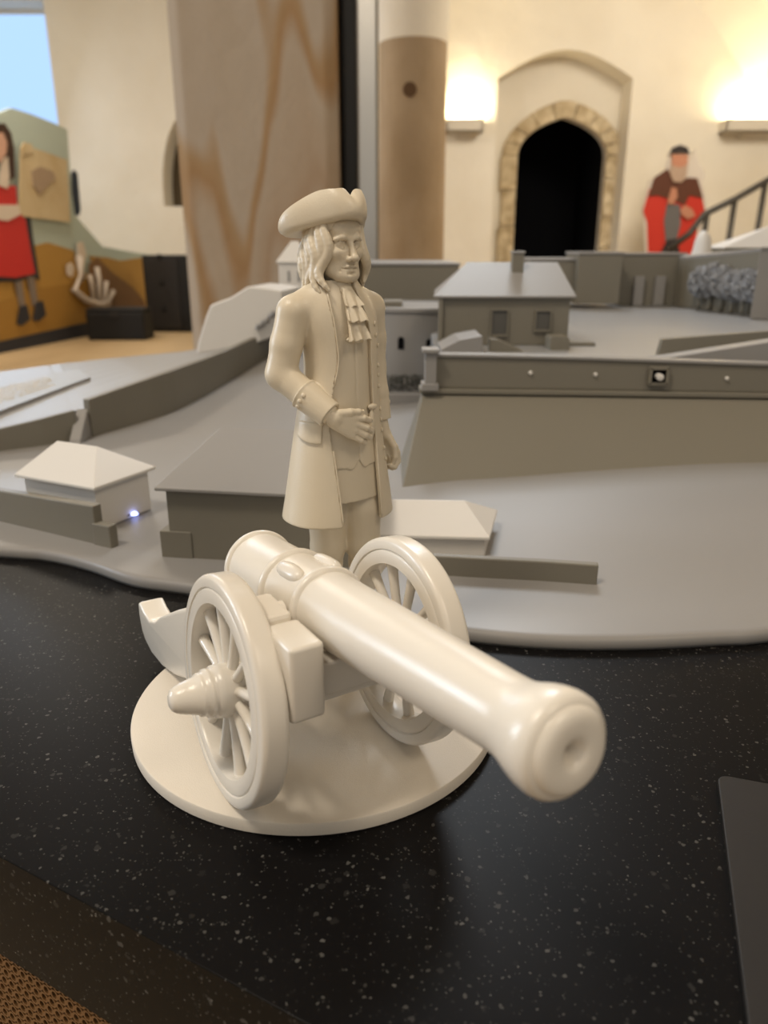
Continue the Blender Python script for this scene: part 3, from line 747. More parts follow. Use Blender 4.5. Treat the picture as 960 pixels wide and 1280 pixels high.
    cc = box('chimney_cap', c.x-.0115, c.x+.0095, 1.3035, 1.3265, .268, .2715, GREY, None, .0005); cc.parent = mh; cc.location = -l0
    for x0, x1, y0, y1 in ((614, 634, 388, 418), (669, 688, 389, 412)):
        p, q = at(x0, y1, 1.25), at(x1, y0, 1.25)
        wn = box('window', p.x, q.x, 1.2485, 1.2515, p.z, q.z, DPANE, None); wn.parent = mh; wn.location = -l0
        for a_, b_, c_, d_ in ((p.x-.002, p.x, p.z, q.z), (q.x, q.x+.002, p.z, q.z), (p.x-.002, q.x+.002, q.z, q.z+.002), (p.x-.003, q.x+.003, p.z-.003, p.z)):
            k = box('window_trim', a_, b_, 1.2455, 1.2515, c_, d_, GREYD, wn)
    pz = at(549, 372, 1.249)
    k = box('corner_pipe', pz.x-.001, pz.x+.006, 1.244, 1.2495, zb, ze-.003, GREYD, None, .001); k.parent = mh; k.location = -l0
    # stairs, ramp and small block before it
    def wedge(name, pxs, Y, th, mat, label, cat):
        o = slab(name, [at(x, y, Y) for x, y in pxs], (0, th, 0), mat); bevel(o, .001); return tag(o, label, cat)
    wedge('model_ramp', [(552, 447), (552, 437), (575, 425), (603, 420), (604, 447)], 1.10, .09, GREY, 'light grey ramp rising before the house front', 'model ramp')
    wedge('model_stair', [(613, 450), (613, 424), (622, 424), (668, 446), (668, 450)], 1.17, .03, GREYD, 'grey stair flank sloping down before the house windows', 'model stair')
    wedge('model_block', [(688, 448), (688, 424), (690, 421), (710, 421), (712, 424), (712, 448)], 1.19, .045, GREYD, 'small grey block at the house corner', 'model block')
    wedge('model_wall', [(713, 440), (713, 428), (744, 428), (746, 440)], 1.24, .03, GREYD, 'tiny low wall right beside the grey house corner', 'model wall')
    # lower wing wall crossing the court
    wedge('model_wall', [(822, 446), (828, 424), (960, 414), (1010, 410), (1010, 450)], 1.12, .012, GREYD, 'low grey parapet at the rear of the gun ramp', 'model wall')
    wedge('model_ramp', [(810, 450), (842, 446), (960, 428), (1010, 420), (1010, 456), (812, 456)], 1.045, .03, GREY, 'pale gun ramp climbing along the rampart edge', 'model ramp')
    # --- round bastion tower with arched windows behind the figure
    cx, cyy = .045, 1.56
    zt = at(515, 383, 1.5).z
    rt = thing('bastion_tower', 'round grey bastion tower with arched windows beside the rampart corner', 'model tower', (cx, cyy, .02))
    lathe('drum', [(0, .125), (zt-.026, .120)], GREY, rt, 48)
    lathe('rim', [(zt-.026, .1205), (zt-.026, .1235), (zt-.020, .1235), (zt-.020, .116), (zt-.022, .116)], GREY, rt, 48)
    for px, py in ((501, 427), (536, 430)):
        p = at(px, py, 1.45); d = Vector((p.x-cx, 0, 0)); an = math.asin(max(-.9, min(.9, (p.x-cx)/.1225)))
        pos = Vector((.1235*math.sin(an), -.1235*math.cos(an), p.z-.02))
        pts = [(-.0055, -.012), (.0055, -.012), (.0055, .004)] + [(.0055*math.cos(k/6*PI), .004+.006*math.sin(k/6*PI)) for k in range(1, 6)] + [(-.0055, .004)]
        o = slab('arched_window', [(x, -.0005, z) for x, z in pts], (0, .004, 0), DARKIN, rt); o.location = pos; o.rotation_euler = (0, 0, an)
    p = at(500, 375, 1.5)
    box('roof_hatch', -.045, -.01, -.04, .02, zt-.0221, zt-.012, GREYD, rt, .001)
    # ledge and bushes at its foot
    e0, e1 = at(480, 492, 1.36), at(527, 492, 1.36)
    lg = box('model_ledge', e0.x-.02, e1.x, 1.352, 1.43, .012, e0.z, GREY, None, .001); tag(lg, 'narrow grey ledge below the bastion bushes', 'model ledge')
    for k, x in enumerate((486, 493, 499, 505, 512, 519, 525)):
        p = at(x, 478, 1.38+.012*(k % 2))
        o = bushmesh('model_bush', .009, .015, 110, BUSHM, k); o.location = (p.x, p.y, e0.z)
        tag(o, ['first', 'second', 'third', 'fourth', 'fifth', 'sixth', 'last'][k] + ' dark grey bush from the left below the bastion tower', 'model bush', 'bushes below the bastion tower')
    # --- far walls
    def farbox(label, px0, px1, pt, pb, Y, dep, mat=GREYD, roof=GREY, lip=.003):
        a, b = at(px0, pt, Y), at(px1, pt, Y); z0 = at(px0, pb, Y).z
        t = thing('fortress_wing', label, 'model building', ((a.x+b.x)/2, Y, z0), 0)
        hw = (b.x-a.x)/2
        bevel(box('walls', -hw, hw, 0, dep, 0, a.z-z0, mat, t), .001); box('flat_roof', -hw-lip, hw+lip, -lip, dep+lip, a.z-z0, a.z-z0+.006, roof, t, .0015)
        return t
    farbox('long flat-roofed grey wing beside the figurine face', 440, 574, 332, 410, 1.80, .35)
    farbox('low grey wing between house roof and dark doorway', 664, 724, 326, 378, 2.05, .18)
    farbox('tall grey block behind the house roof corner', 724, 779, 318, 380, 2.02, .14)
    w3 = farbox('recessed grey wing with buttresses at the court end', 779, 858, 319, 382, 2.10, .12)
    for px in (794, 820):
        a, b = at(px, 345, 2.09), at(px+8, 382, 2.09)
        bt = box('buttress', a.x, b.x, 2.085, 2.12, b.z, a.z, GREY, None, .001); bt.parent = w3; bt.location = -Vector(w3.location)
    # wing running towards the viewer at the far side
    A, B = at(857, 324, 2.05), at(951, 314, 1.80)
    pts = [(A.x, A.y), (B.x, B.y), (B.x+.12, B.y+.1), (B.x+.1, A.y+.12), (A.x, A.y+.12)]
    t = thing('fortress_wing', 'slanting grey wing with pale roof edge behind the model trees', 'model building', (A.x, A.y, .131))
    bevel(prism('walls', [(x-A.x, y-A.y, 0) for x, y in pts], [(x-A.x, y-A.y, (A.z if i in (0, 3, 4) else B.z)-.131) for i, (x, y) in enumerate(pts)], GREYD, t), .001)
    prism('flat_roof', [(x-A.x, y-A.y-.004, (A.z if i in (0, 3, 4) else B.z)-.131) for i, (x, y) in enumerate(pts)], [(x-A.x, y-A.y-.004, (A.z if i in (0, 3, 4) else B.z)-.125) for i, (x, y) in enumerate(pts)], GREY, t)
    # near tower cut by the picture edge
    C = at(948, 330, 1.70)
    t = thing('model_tower', 'plain grey corner tower at the edge of the court', 'model tower', (C.x+.12, 1.70+.11, .131))
    zc = at(950, 312, 1.70).z-.131
    o1 = Vector((t.location.x, t.location.y, 0)); E1 = at(953, 330, 1.92)
    pl_ = [Vector((C.x, 1.70, 0)), Vector((C.x+.26, 1.70, 0)), Vector((C.x+.26, 1.92, 0)), Vector((E1.x, 1.92, 0))]
    bevel(prism('walls', [p-o1 for p in pl_], [p-o1+Vector((0, 0, zc)) for p in pl_], GREY, t), .001)
    prism('flat_roof', [p-o1+Vector((0, -.003, zc)) for p in pl_], [p-o1+Vector((0, -.003, zc+.005)) for p in pl_], GREY, t)
    a, b = at(906, 309, 2.3), at(1000, 309, 2.3)
    hr = house('fortress_wing', 'far wing with pale beige roof above the corner tower', [(a.x, 2.3), (b.x, 2.3), (b.x, 2.42), (a.x, 2.42)], .131, a.z, a.z+.06, [(at(962, 300, 2.36).x, 2.36), (b.x-.01, 2.36)], .004, GREYD, WHITEM, 'model building')
    # white finial beyond the wall
    p = at(877, 316, 2.25)
    pr = [(0, .030), (.02, .024), (.045, .021), (.056, .017), (.066, .008), (.070, .001)]
    o = lathe('white_finial', pr, WHITEM, None, 20); o.location = (p.x, p.y, p.z-.012); tag(o, 'small white rounded turret peeking above the slanting wing', 'model turret')
    o2 = lathe('turret_foot', [(-.10, .032), (0, .032)], GREY, o, 20)
    # trees in front of the slanting wing
    for k, (px, Y, hh) in enumerate(((872, 1.96, .095), (886, 1.93, .104), (900, 1.89, .100), (914, 1.85, .092), (928, 1.81, .094), (941, 1.77, .092))):
        p = at(px, 385, Y)
        t = thing('model_tree', ['first', 'second', 'third', 'fourth', 'fifth', 'sixth'][k] + ' silvery grey model tree from the left along the slanting wing', 'model tree', (p.x, p.y, .131), 0, 'model trees in the court')
        tube('trunk', [(0, 0, 0), (.001, 0, hh*.4)], [.005, .003], GREYD, t, 8)
        o = bushmesh('crown', .028, hh*.38, 520, SILV, 10+k); o.parent = t; o.location = (0, 0, hh*.30)

BUSHM = nodemat('dark_bush_paint', (.085, .083, .07), .6, .3)
SILV = nodemat('silver_grey_paint', (.30, .30, .31), .35, .6)
def bushmesh(name, r, h, n, mat, seed):
    rnd = random.Random(seed); v, f = [], []
    for k in range(n):
        a = rnd.uniform(0, 2*PI); u = rnd.uniform(-1, 1); q = rnd.uniform(.55, 1)**.6
        s = math.sqrt(1-u*u); p = Vector((r*q*s*math.cos(a), r*q*s*math.sin(a), h + h*q*u))
        d = Vector((rnd.gauss(0, 1), rnd.gauss(0, 1), rnd.gauss(.4, 1))).normalized(); e = d.orthogonal().normalized()*r*.16; g = d*r*.30
        w_ = d.cross(e)
        i = len(v); v += [p-e, p+w_*1.0, p+e, p-w_, p+g]; f += [(i, i+1, i+4), (i+1, i+2, i+4), (i+2, i+3, i+4), (i+3, i, i+4), (i+3, i+2, i+1, i)]
    return mesh_obj(name, v, f, mat)
town()

def plate():
    # raised reading plate with braille rows on the terrace
    from mathutils.bvhtree import BVHTree
    tr = next(o for o in bpy.data.objects if o.name == 'terrace'); off = Vector((0, 1.2, 0))
    bv = BVHTree.FromPolygons([v.co+off for v in tr.data.vertices], [tuple(p.vertices) for p in tr.data.polygons])
    def onT(px, py):
        h_ = bv.ray_cast(EYE, ray(px, py).normalized()); return h_[0].copy() if h_[0] else at(px, py, 1.3)
    q = [onT(-50, 537), onT(113, 475), onT(98, 464), onT(-50, 497)]
    zb = max(p.z for p in q)
    t = thing('reading_plate', 'pale glossy reading plate with raised dots on the grey terrace', 'plate', (q[0].x, q[0].y, q[0].z))
    o0 = Vector(t.location)
    PM = nodemat('pale_plate', (.30, .29, .275), .45, .4)
    prism('sheet', [p-o0+Vector((0, 0, -.002)) for p in q], [p-o0+Vector((0, 0, .005)) for p in q], PM, t)
    v, f = [], []
    rnd = random.Random(2)
    for r in range(7):
        for c in range(60):
            if rnd.random() < .35: continue
            a = .10 + .62*c/60; b = .30 + .09*r
            p = (q[0]*(1-a)+q[1]*a)*(1-b) + (q[3]*(1-a)+q[2]*a)*b - o0 + Vector((0, 0, .0048))
            i = len(v); rr = .0024
            v += [p+Vector((rr, 0, 0)), p+Vector((0, rr, 0)), p+Vector((-rr, 0, 0)), p+Vector((0, -rr, 0)), p+Vector((0, 0, .0018))]
            f += [(i, i+1, i+4), (i+1, i+2, i+4), (i+2, i+3, i+4), (i+3, i, i+4)]
    d = mesh_obj('braille_dots', v, f, WHITEM, t); d['kind'] = 'stuff'
plate()

def led():
    # small cool light at the corner of the white house
    p = Vector((-.262, .722, .0125)); t = thing('guide_light', 'tiny glowing blue light on the ground beside the white house', 'light', p)
    EM = bpy.data.materials.new('blue_led'); EM.use_nodes = True; nt = EM.node_tree
    nt.nodes.remove(nt.nodes['Principled BSDF']); em = nt.nodes.new('ShaderNodeEmission'); em.inputs[0].default_value = (.35, .42, 1, 1); em.inputs[1].default_value = 5
    nt.links.new(em.outputs[0], nt.nodes['Material Output'].inputs[0])
    q = atz(168, 640, .0175) - p
    ln = lathe('lens', [(0, .0035), (.002, .003), (.0035, .001)], EM, t, 16); ln.location = (q.x, q.y, .002)
    tube('wire', [(q.x-.022, q.y-.022, .001), (q.x-.004, q.y-.003, .003)], .0012, GREYD, t, 6)
led()

# ================================================================== CANNON ON ROUND BASE
BASE_T = .008
def plinth():
    o = lathe('round_base', [(0, .1115), (.0006, .1125), (.0070, .1127), (.0078, .1122), (.008, .1115), (.008, .02)], CREAM3, None, 128)
    o.location = (-.043, .4256, .0002)
    tag(o, 'round cream base disc under the cannon and figurine', 'base')
plinth()

def mm(v): return [(x*.001, y*.001, z*.001) for x, y, z in v]
def cannon():
    t = thing('model_cannon', 'cream model field cannon with two spoked wheels pointing at the viewer', 'cannon', (-.038, .3667, BASE_T+.0002), math.radians(30.8))
    # barrel: axis along -Y (forward), elevated
    el = math.atan(.122)
    def ring(c, w, r0, r1, dr): return [(c-w-.25, r0)] + [(c-w*math.cos(PI*k/8), r0+(r1-r0)*k/8+dr*math.sin(PI*k/8)**.7) for k in range(1, 8)] + [(c+w+.25, r1)]
    prof = [(-94, 0), (-93.5, 3.5), (-91, 5.8), (-87, 6.2), (-83.5, 4.6), (-81, 4.2), (-79, 8), (-77, 14), (-75, 18), (-74, 19.6)] + ring(-71, 2.6, 20.0, 20.4, 2.0) + [(-50, 20.2)] + ring(-19, 2.6, 19.9, 19.8, 2.2) + [(0, 19.5)] + ring(20, 2.6, 19.1, 18.7, 2.2) + [
            (40, 18.1), (80, 16.9), (120, 15.6), (155, 14.5), (163, 14.4), (167, 14.8), (171, 15.9), (175, 17.2), (179, 18.1), (183, 18.5), (186.5, 18.1), (188.3, 17.0), (189.0, 15.8), (189.2, 15.2), (190.0, 14.8), (191.2, 13.8), (191.9, 12.2), (192.1, 10.0), (192.1, 7.0), (191.8, 5.4), (190.8, 4.0), (188.5, 2.9), (184, 2.4), (165, 2.2), (165, 0)]
    v, f = [], []
    n = 64
    for (s, r) in prof:
        for k in range(n): a = 2*PI*k/n; v.append((r*math.cos(a)*.001, -s*.001, r*math.sin(a)*.001))
    for i in range(len(prof)-1):
        for k in range(n): f.append((i*n+k, i*n+(k+1) % n, (i+1)*n+(k+1) % n, (i+1)*n+k))
    b = fix(mesh_obj('barrel', v, f, CREAM2, t, True)); b.data.polygons.foreach_set('use_smooth', [True]*len(b.data.polygons))
    b.data.set_sharp_from_angle(angle=math.radians(38)); b.location = (0, 0, .0988); b.rotation_euler = (-el, 0, 0)
    # lifting lugs on top of the barrel
    for sx in (-1, 1):
        v, f = [], []
        A, B, C_ = 14, 10, None
        for i in range(11):
            th = PI*i/10
            for k in range(16):
                ph = 2*PI*k/16
                c, s_ = math.cos(th), math.sin(th)
                x = 4.6*math.copysign(abs(s_*math.cos(ph))**.8, s_*math.cos(ph)); y = 13.5*math.copysign(abs(c)**.75, c); z = 4.6*math.copysign(abs(s_*math.sin(ph))**.8, s_*math.sin(ph))
                v.append((x*.001, y*.001, z*.001))
        for i in range(10):
            for k in range(16): f.append((i*16+k, i*16+(k+1) % 16, (i+1)*16+(k+1) % 16, (i+1)*16+k))
        o = fix(mesh_obj('lifting_lug', v, f, CREAM2, b, True)); o.data.polygons.foreach_set('use_smooth', [True]*len(o.data.polygons))
        an = math.radians(33)*sx
        o.location = (18.6*math.sin(an)*.001, -.0005, 18.6*math.cos(an)*.001); o.rotation_euler = (0, an, 0)
    # carriage brackets
    side = [(57, 105), (57, 67), (32, 58), (0, 46), (-60, 27), (-115, 7), (-140, 1.5), (-163, .8), (-176, 4), (-185, 11), (-188, 21), (-187, 30), (-182, 33), (-172, 29), (-161, 27), (-150, 31), (-135, 41), (-100, 60), (-60, 80), (-20, 95), (10, 99), (26, 102), (30, 105)]
    def cl(p0, n_=3): return p0
    for sx in (-1, 1):
        inn, out = [], []
        for s, z in side:
            x = 29 + 12*sst(57, -200, s) if sx < 0 else 29 + 3*sst(57, -200, s)
            if sx > 0 and s > -60 and z > 90: z -= 14
            inn.append(((sx*(x-8.6))*.001, -s*.001, z*.001)); out.append(((sx*(x+8.6))*.001, -s*.001, z*.001))
        n_ = len(side); tri = earclip(side)
        v = inn+out; f = [tuple(q) for q in tri] + [tuple(i+n_ for i in reversed(q)) for q in tri] + [(i, (i+1) % n_, n_+(i+1) % n_, n_+i) for i in range(n_)]
        o = fix(mesh_obj('carriage_bracket', v, f, CREAM2, t)); bevel(o, .0026, 3, 28)
        o.data.polygons.foreach_set('use_smooth', [True]*len(o.data.polygons))
        # trunnion cap strap on top of the bracket
        x = 29*sx
        if sx > 0: continue
        c = box('trunnion_strap', (x-7)*.001, (x+7)*.001, -.026, .002, .0990, .1065, CREAM2, t, .0022)
        tn = lathe('trunnion', [(-.020 if sx < 0 else 0, .006), (0 if sx < 0 else .020, .006)], CREAM2, t, 20, 'X'); tn.location = (x*.001 + (-.008 if sx > 0 else .008), -.012, .1005)
    # axle beam and cross transoms
    box('axle_beam', -.046, .056, -.015, .013, .044, .065, CREAM2, t, .0018)
    box('transom', -.022, .022, -.048, -.036, .070, .088, CREAM2, t, .0015)
    box('transom', -.034, .030, .120, .135, .015, .032, CREAM2, t, .0015)
    # wheels
    R = 59.2; TH = 13.6; lean = math.radians(4.3)
    def wheel(xc, sgn, label=None):
        # sgn -1: outer face to -x
        rim = [(-6.8, 44.5), (-6.8, 46), (-6.8, 51.2), (-6.5, 51.8), (-5.9, 52.2), (-6.9, 52.9), (-6.9, 56.8), (-6.2, 58.3), (-4.9, 59.1), (-3.6, 59.2), (3.6, 59.2), (4.9, 59.1), (6.2, 58.3), (6.9, 56.8), (6.9, 52.9), (5.9, 52.2), (6.5, 51.8), (6.8, 51.2), (6.8, 46), (6.8, 44.5), (5.4, 43.8), (-5.4, 43.8)]
        rim = [(a*.001, b*.001) for a, b in rim]
        n = 96; v, f = [], []
        for (x, r) in rim:
            for k in range(n): a = 2*PI*k/n; v.append((x, r*math.cos(a), r*math.sin(a)))
        m = len(rim)
        for i in range(m):
            for k in range(n): f.append((i*n+k, i*n+(k+1) % n, ((i+1) % m)*n+(k+1) % n, ((i+1) % m)*n+k))
        o = fix(mesh_obj('wheel', v, f, CREAM2, t, True)); o.data.polygons.foreach_set('use_smooth', [True]*len(o.data.polygons))
        try: o.data.set_sharp_from_angle(angle=math.radians(50))
        except Exception: pass
        o.location = (xc*.001, 0, R*math.cos(lean)*.001); o.rotation_euler = (0, lean, 0)
        # hub with stepped rings and tapered axle cap
        h = [(9, 0), (9, 11), (8, 12.5), (-1, 13.6), (-6, 13.8), (-9.5, 13.2), (-10.2, 11.8), (-11.8, 12.4), (-13.6, 12.2), (-14.4, 10.8), (-16, 11), (-17.4, 10.6), (-18, 9.6), (-24, 8.1), (-28.5, 6.6), (-30.5, 5.2), (-31.6, 3.2), (-32, 0)]
        h = [((-sgn)*a*.001, b*.001) for a, b in h]
        v, f = [], []
        n = 40
        for (x, r) in h:
            for k in range(n): a = 2*PI*k/n; v.append((x, r*math.cos(a), r*math.sin(a)))
        for i in range(len(h)-1):
            for k in range(n): f.append((i*n+k, i*n+(k+1) % n, (i+1)*n+(k+1) % n, (i+1)*n+k))
        hb = fix(mesh_obj('hub', v, f, CREAM2, o, True)); hb.data.polygons.foreach_set('use_smooth', [True]*len(hb.data.polygons))
        # twelve spokes, oval section, flaring at the rim
        global SPOKE
        if 'SPOKE' not in globals():
            v, f = [], []; sec = [(8, 2.6, 3.2), (14, 2.6, 3.0), (22, 2.4, 2.7), (32, 2.6, 2.8), (40, 3.0, 3.1), (46.5, 3.6, 3.4)]; K = 12
            for z, a, b_ in sec:
                for k in range(K): an = 2*PI*k/K; v.append((b_*math.cos(an)*.001, a*math.sin(an)*.001, z*.001))
            for i in range(len(sec)-1):
                for k in range(K): f.append((i*K+k, i*K+(k+1) % K, (i+1)*K+(k+1) % K, (i+1)*K+k))
            SPOKE = fix(mesh_obj('spoke', v, f, CREAM2, o, True)); SPOKE.data.polygons.foreach_set('use_smooth', [True]*len(SPOKE.data.polygons)); first = SPOKE
        for k in range(12):
            if k == 0 and SPOKE.parent == o: s_ = SPOKE
            else:
                s_ = SPOKE.copy(); COL.objects.link(s_); s_.parent = o
            s_.rotation_euler = (2*PI*(k+.35)/12, 0, 0); s_.location = (0, 0, 0)
        return o
    wheel(-57.6+R*math.sin(lean)+6.8, -1); wheel(57.6+R*math.sin(lean)-6.8, 1)
cannon()

# ================================================================== FIGURINE (solid fields turned into surfaces)
class Field:
    def __init__(s, lo, hi, h):
        s.lo = np.array(lo, np.float32); s.h = h
        s.n = np.ceil((np.array(hi)-np.array(lo))/h).astype(int)+1
        s.ax = [(s.lo[i] + h*np.arange(s.n[i])).astype(np.float32) for i in range(3)]
        s.D = np.full(s.n, 50.0, np.float32)
    def sub(s, lo, hi, pad):
        sl = []
        for i in range(3):
            a = int(max(0, math.floor((lo[i]-pad-s.lo[i])/s.h))); b = int(min(s.n[i], math.ceil((hi[i]+pad-s.lo[i])/s.h)+1))
            if b <= a: return None
            sl.append(slice(a, b))
        X, Y, Z = s.ax[0][sl[0]][:, None, None], s.ax[1][sl[1]][None, :, None], s.ax[2][sl[2]][None, None, :]
        return tuple(sl), X, Y, Z
    def put(s, sl, d, k, op):
        D = s.D[sl]
        if op == 'sub':
            a, b = -D, d
            if k > 0: h = np.clip(.5+.5*(b-a)/k, 0, 1); r = b*(1-h)+a*h-k*h*(1-h)
            else: r = np.minimum(a, b)
            s.D[sl] = -r
        elif op == 'and': s.D[sl] = np.maximum(D, d)
        else:
            if k > 0: h = np.clip(.5+.5*(D-d)/k, 0, 1); s.D[sl] = D*(1-h)+d*h-k*h*(1-h)
            else: s.D[sl] = np.minimum(D, d)
    def cap(s, a, b, ra, rb=None, k=0, op='add'):
        rb = ra if rb is None else rb; a = np.array(a, float); b = np.array(b, float); R = max(ra, rb)
        q = s.sub(np.minimum(a, b)-R, np.maximum(a, b)+R, k+3*s.h)
        if q is None: return s
        sl, X, Y, Z = q; d = b-a; l2 = max(1e-9, d@d)
        t = np.clip(((X-a[0])*d[0]+(Y-a[1])*d[1]+(Z-a[2])*d[2])/l2, 0, 1)
        r = np.sqrt((X-a[0]-t*d[0])**2+(Y-a[1]-t*d[1])**2+(Z-a[2]-t*d[2])**2)-(ra+(rb-ra)*t)
        s.put(sl, r.astype(np.float32), k, op); return s
    def chain(s, pts, rad, k=0, op='add'):
        for i in range(len(pts)-1): s.cap(pts[i], pts[i+1], rad[i] if hasattr(rad, '__len__') else rad, rad[i+1] if hasattr(rad, '__len__') else rad, k, op)
        return s
    def ell(s, c, r, k=0, op='add', rx=0, rz=0):
        R = max(r); q = s.sub(np.array(c)-R, np.array(c)+R, k+3*s.h)
        if q is None: return s
        sl, X, Y, Z = q; x, y, z = X-c[0], Y-c[1], Z-c[2]
        if rz: ca, sa = math.cos(-rz), math.sin(-rz); x, y = x*ca-y*sa, x*sa+y*ca
        if rx: ca, sa = math.cos(-rx), math.sin(-rx); y, z = y*ca-z*sa, y*sa+z*ca
        k0 = np.sqrt((x/r[0])**2+(y/r[1])**2+(z/r[2])**2); k1 = np.sqrt((x/r[0]**2)**2+(y/r[1]**2)**2+(z/r[2]**2)**2)
        s.put(sl, (k0*(k0-1)/np.maximum(k1, 1e-6)).astype(np.float32), k, op); return s
    def fun(s, lo, hi, fn, k=0, op='add'):
        q = s.sub(lo, hi, 3*s.h)
        if q is None: return s
        sl, X, Y, Z = q; d = np.broadcast_to(fn(X, Y, Z), s.D[sl].shape).astype(np.float32); s.put(sl, d, k, op); return s
    def surface(s):
        D = s.D; S = D < 0
        C = S[:-1, :-1, :-1].astype(np.int8)
        for dx, dy, dz in ((1, 0, 0), (0, 1, 0), (0, 0, 1), (1, 1, 0), (1, 0, 1), (0, 1, 1), (1, 1, 1)):
            C = C + S[dx:S.shape[0]-1+dx, dy:S.shape[1]-1+dy, dz:S.shape[2]-1+dz]
        act = (C > 0) & (C < 8); idx = np.argwhere(act); n = len(idx)
        vid = np.full(act.shape, -1, np.int32); vid[act] = np.arange(n)
        acc = np.zeros((n, 3)); cnt = np.zeros(n)
        cor = [(0, 0, 0), (1, 0, 0), (0, 1, 0), (1, 1, 0), (0, 0, 1), (1, 0, 1), (0, 1, 1), (1, 1, 1)]
        val = [D[idx[:, 0]+c[0], idx[:, 1]+c[1], idx[:, 2]+c[2]] for c in cor]
        for i, j in ((0, 1), (2, 3), (4, 5), (6, 7), (0, 2), (1, 3), (4, 6), (5, 7), (0, 4), (1, 5), (2, 6), (3, 7)):
            a, b = val[i], val[j]; m = (a < 0) != (b < 0); t = np.where(m, a/np.where(m, a-b, 1), 0)
            p = np.array(cor[i])[None]+t[:, None]*(np.array(cor[j])-np.array(cor[i]))[None]
            acc[m] += p[m]; cnt[m] += 1
        V = (idx+acc/cnt[:, None])*s.h+s.lo
        F = []
        for ax in range(3):
            o = [a for a in range(3) if a != ax]
            A = np.take(S, range(0, S.shape[ax]-1), ax); B = np.take(S, range(1, S.shape[ax]), ax)
            e = np.argwhere(A != B); e = e[(e[:, o[0]] > 0) & (e[:, o[1]] > 0) & (e[:, o[0]] < S.shape[o[0]]-1) & (e[:, o[1]] < S.shape[o[1]]-1)]
            fl = A[e[:, 0], e[:, 1], e[:, 2]]
            q = []
            for da, db in ((-1, -1), (0, -1), (0, 0), (-1, 0)):
                c = e.copy(); c[:, o[0]] += da; c[:, o[1]] += db; q.append(vid[c[:, 0], c[:, 1], c[:, 2]])
            q = np.stack(q, 1); flip = fl if ax != 1 else ~fl
            q[~flip] = q[~flip][:, ::-1]; F.append(q)
        return V, np.concatenate(F)
    def clipz(s, z0=None, z1=None):
        Z = s.ax[2][None, None, :]
        if z0 is not None: s.D = np.maximum(s.D, z0-Z)
        if z1 is not None: s.D = np.maximum(s.D, Z-z1)
        return s
def soft(V, F, it=1, lam=.5):
    n = len(V)
    e = np.concatenate([F[:, [0, 1]], F[:, [1, 2]], F[:, [2, 3]], F[:, [3, 0]]])
    for _ in range(it):
        a = np.zeros_like(V); c = np.zeros(n)
        for i in range(3): a[:, i] = np.bincount(e[:, 0], V[e[:, 1], i], n)+np.bincount(e[:, 1], V[e[:, 0], i], n)
        c = np.bincount(e[:, 0], minlength=n)+np.bincount(e[:, 1], minlength=n)
        V = V+lam*(a/np.maximum(c, 1)[:, None]-V)
    return V
def np_mesh(name, V, F, mat, parent):
    me = bpy.data.meshes.new(name)
    me.vertices.add(len(V)); me.vertices.foreach_set('co', (np.asarray(V, np.float32)*.001).ravel())
    me.loops.add(F.size); me.loops.foreach_set('vertex_index', F.astype(np.int32).ravel())
    me.polygons.add(len(F)); me.polygons.foreach_set('loop_start', np.arange(0, F.size, 4, dtype=np.int32)); me.polygons.foreach_set('loop_total', np.full(len(F), 4, np.int32))
    me.update(calc_edges=True); me.validate()
    return link_mesh(name, me, mat, parent, True)

def smooth_table(z, vals, lo, hi, step=1.0, sig=4):
    zz = np.arange(lo, hi+step, step); v = np.interp(zz, z, vals)
    k = np.exp(-.5*(np.arange(-12, 13)/sig)**2); k /= k.sum()
    return zz, np.convolve(np.pad(v, 12, mode='edge'), k, 'valid')
class Section:
    """body section by height: half width, front depth, back depth, centre x"""
    def __init__(s, rows, sig=4):
        rows = sorted(rows); z = [r[0] for r in rows]
        s.t = [smooth_table(z, [r[i] for r in rows], 60, 262, 1.0, sig) for i in (1, 2, 3, 4)]
    def at(s, Z):
        return [np.interp(Z, a, b).astype(np.float32) for a, b in s.t]
    def d(s, X, Y, Z, off=0.0, p=2.25):
        rx, rf, rb, cx = s.at(Z); rx = rx+off; ry = np.where(Y < 0, rf+off, rb+off)
        q = (np.abs((X-cx)/rx)**p+np.abs(Y/ry)**p)**(1/p)
        return (q-1)*np.minimum(rx, ry)*.95
    def pt(s, an, z, off=0.0, p=2.25):
        """surface point; an measured from -x towards the front"""
        rx, rf, rb, cx = [float(v) for v in s.at(np.array(z, np.float32))]
        c, sn = math.cos(an), math.sin(an); ry = (rf if sn >= 0 else rb)
        r = (abs(c/(rx+off))**p+abs(sn/(ry+off))**p)**(-1/p)
        return Vector((cx-r*c, -r*sn, z))
COATS = Section([(60, 42, 31, 35, -1), (100, 39, 29.5, 32, -.5), (115, 36.5, 28.3, 29.5, 0), (140, 32.5, 26, 25.5, 0), (160, 29.5, 24, 22, .3), (178, 27.2, 22.8, 19.5, 1.2), (195, 24, 22, 18, 3), (212, 24.2, 21.5, 18.5, 3), (226, 26, 20.5, 18.5, 2), (236, 25.5, 18, 17, 1), (243, 20, 15, 15, 0), (250, 14, 12, 13, 0), (262, 11, 10, 11, 0)])

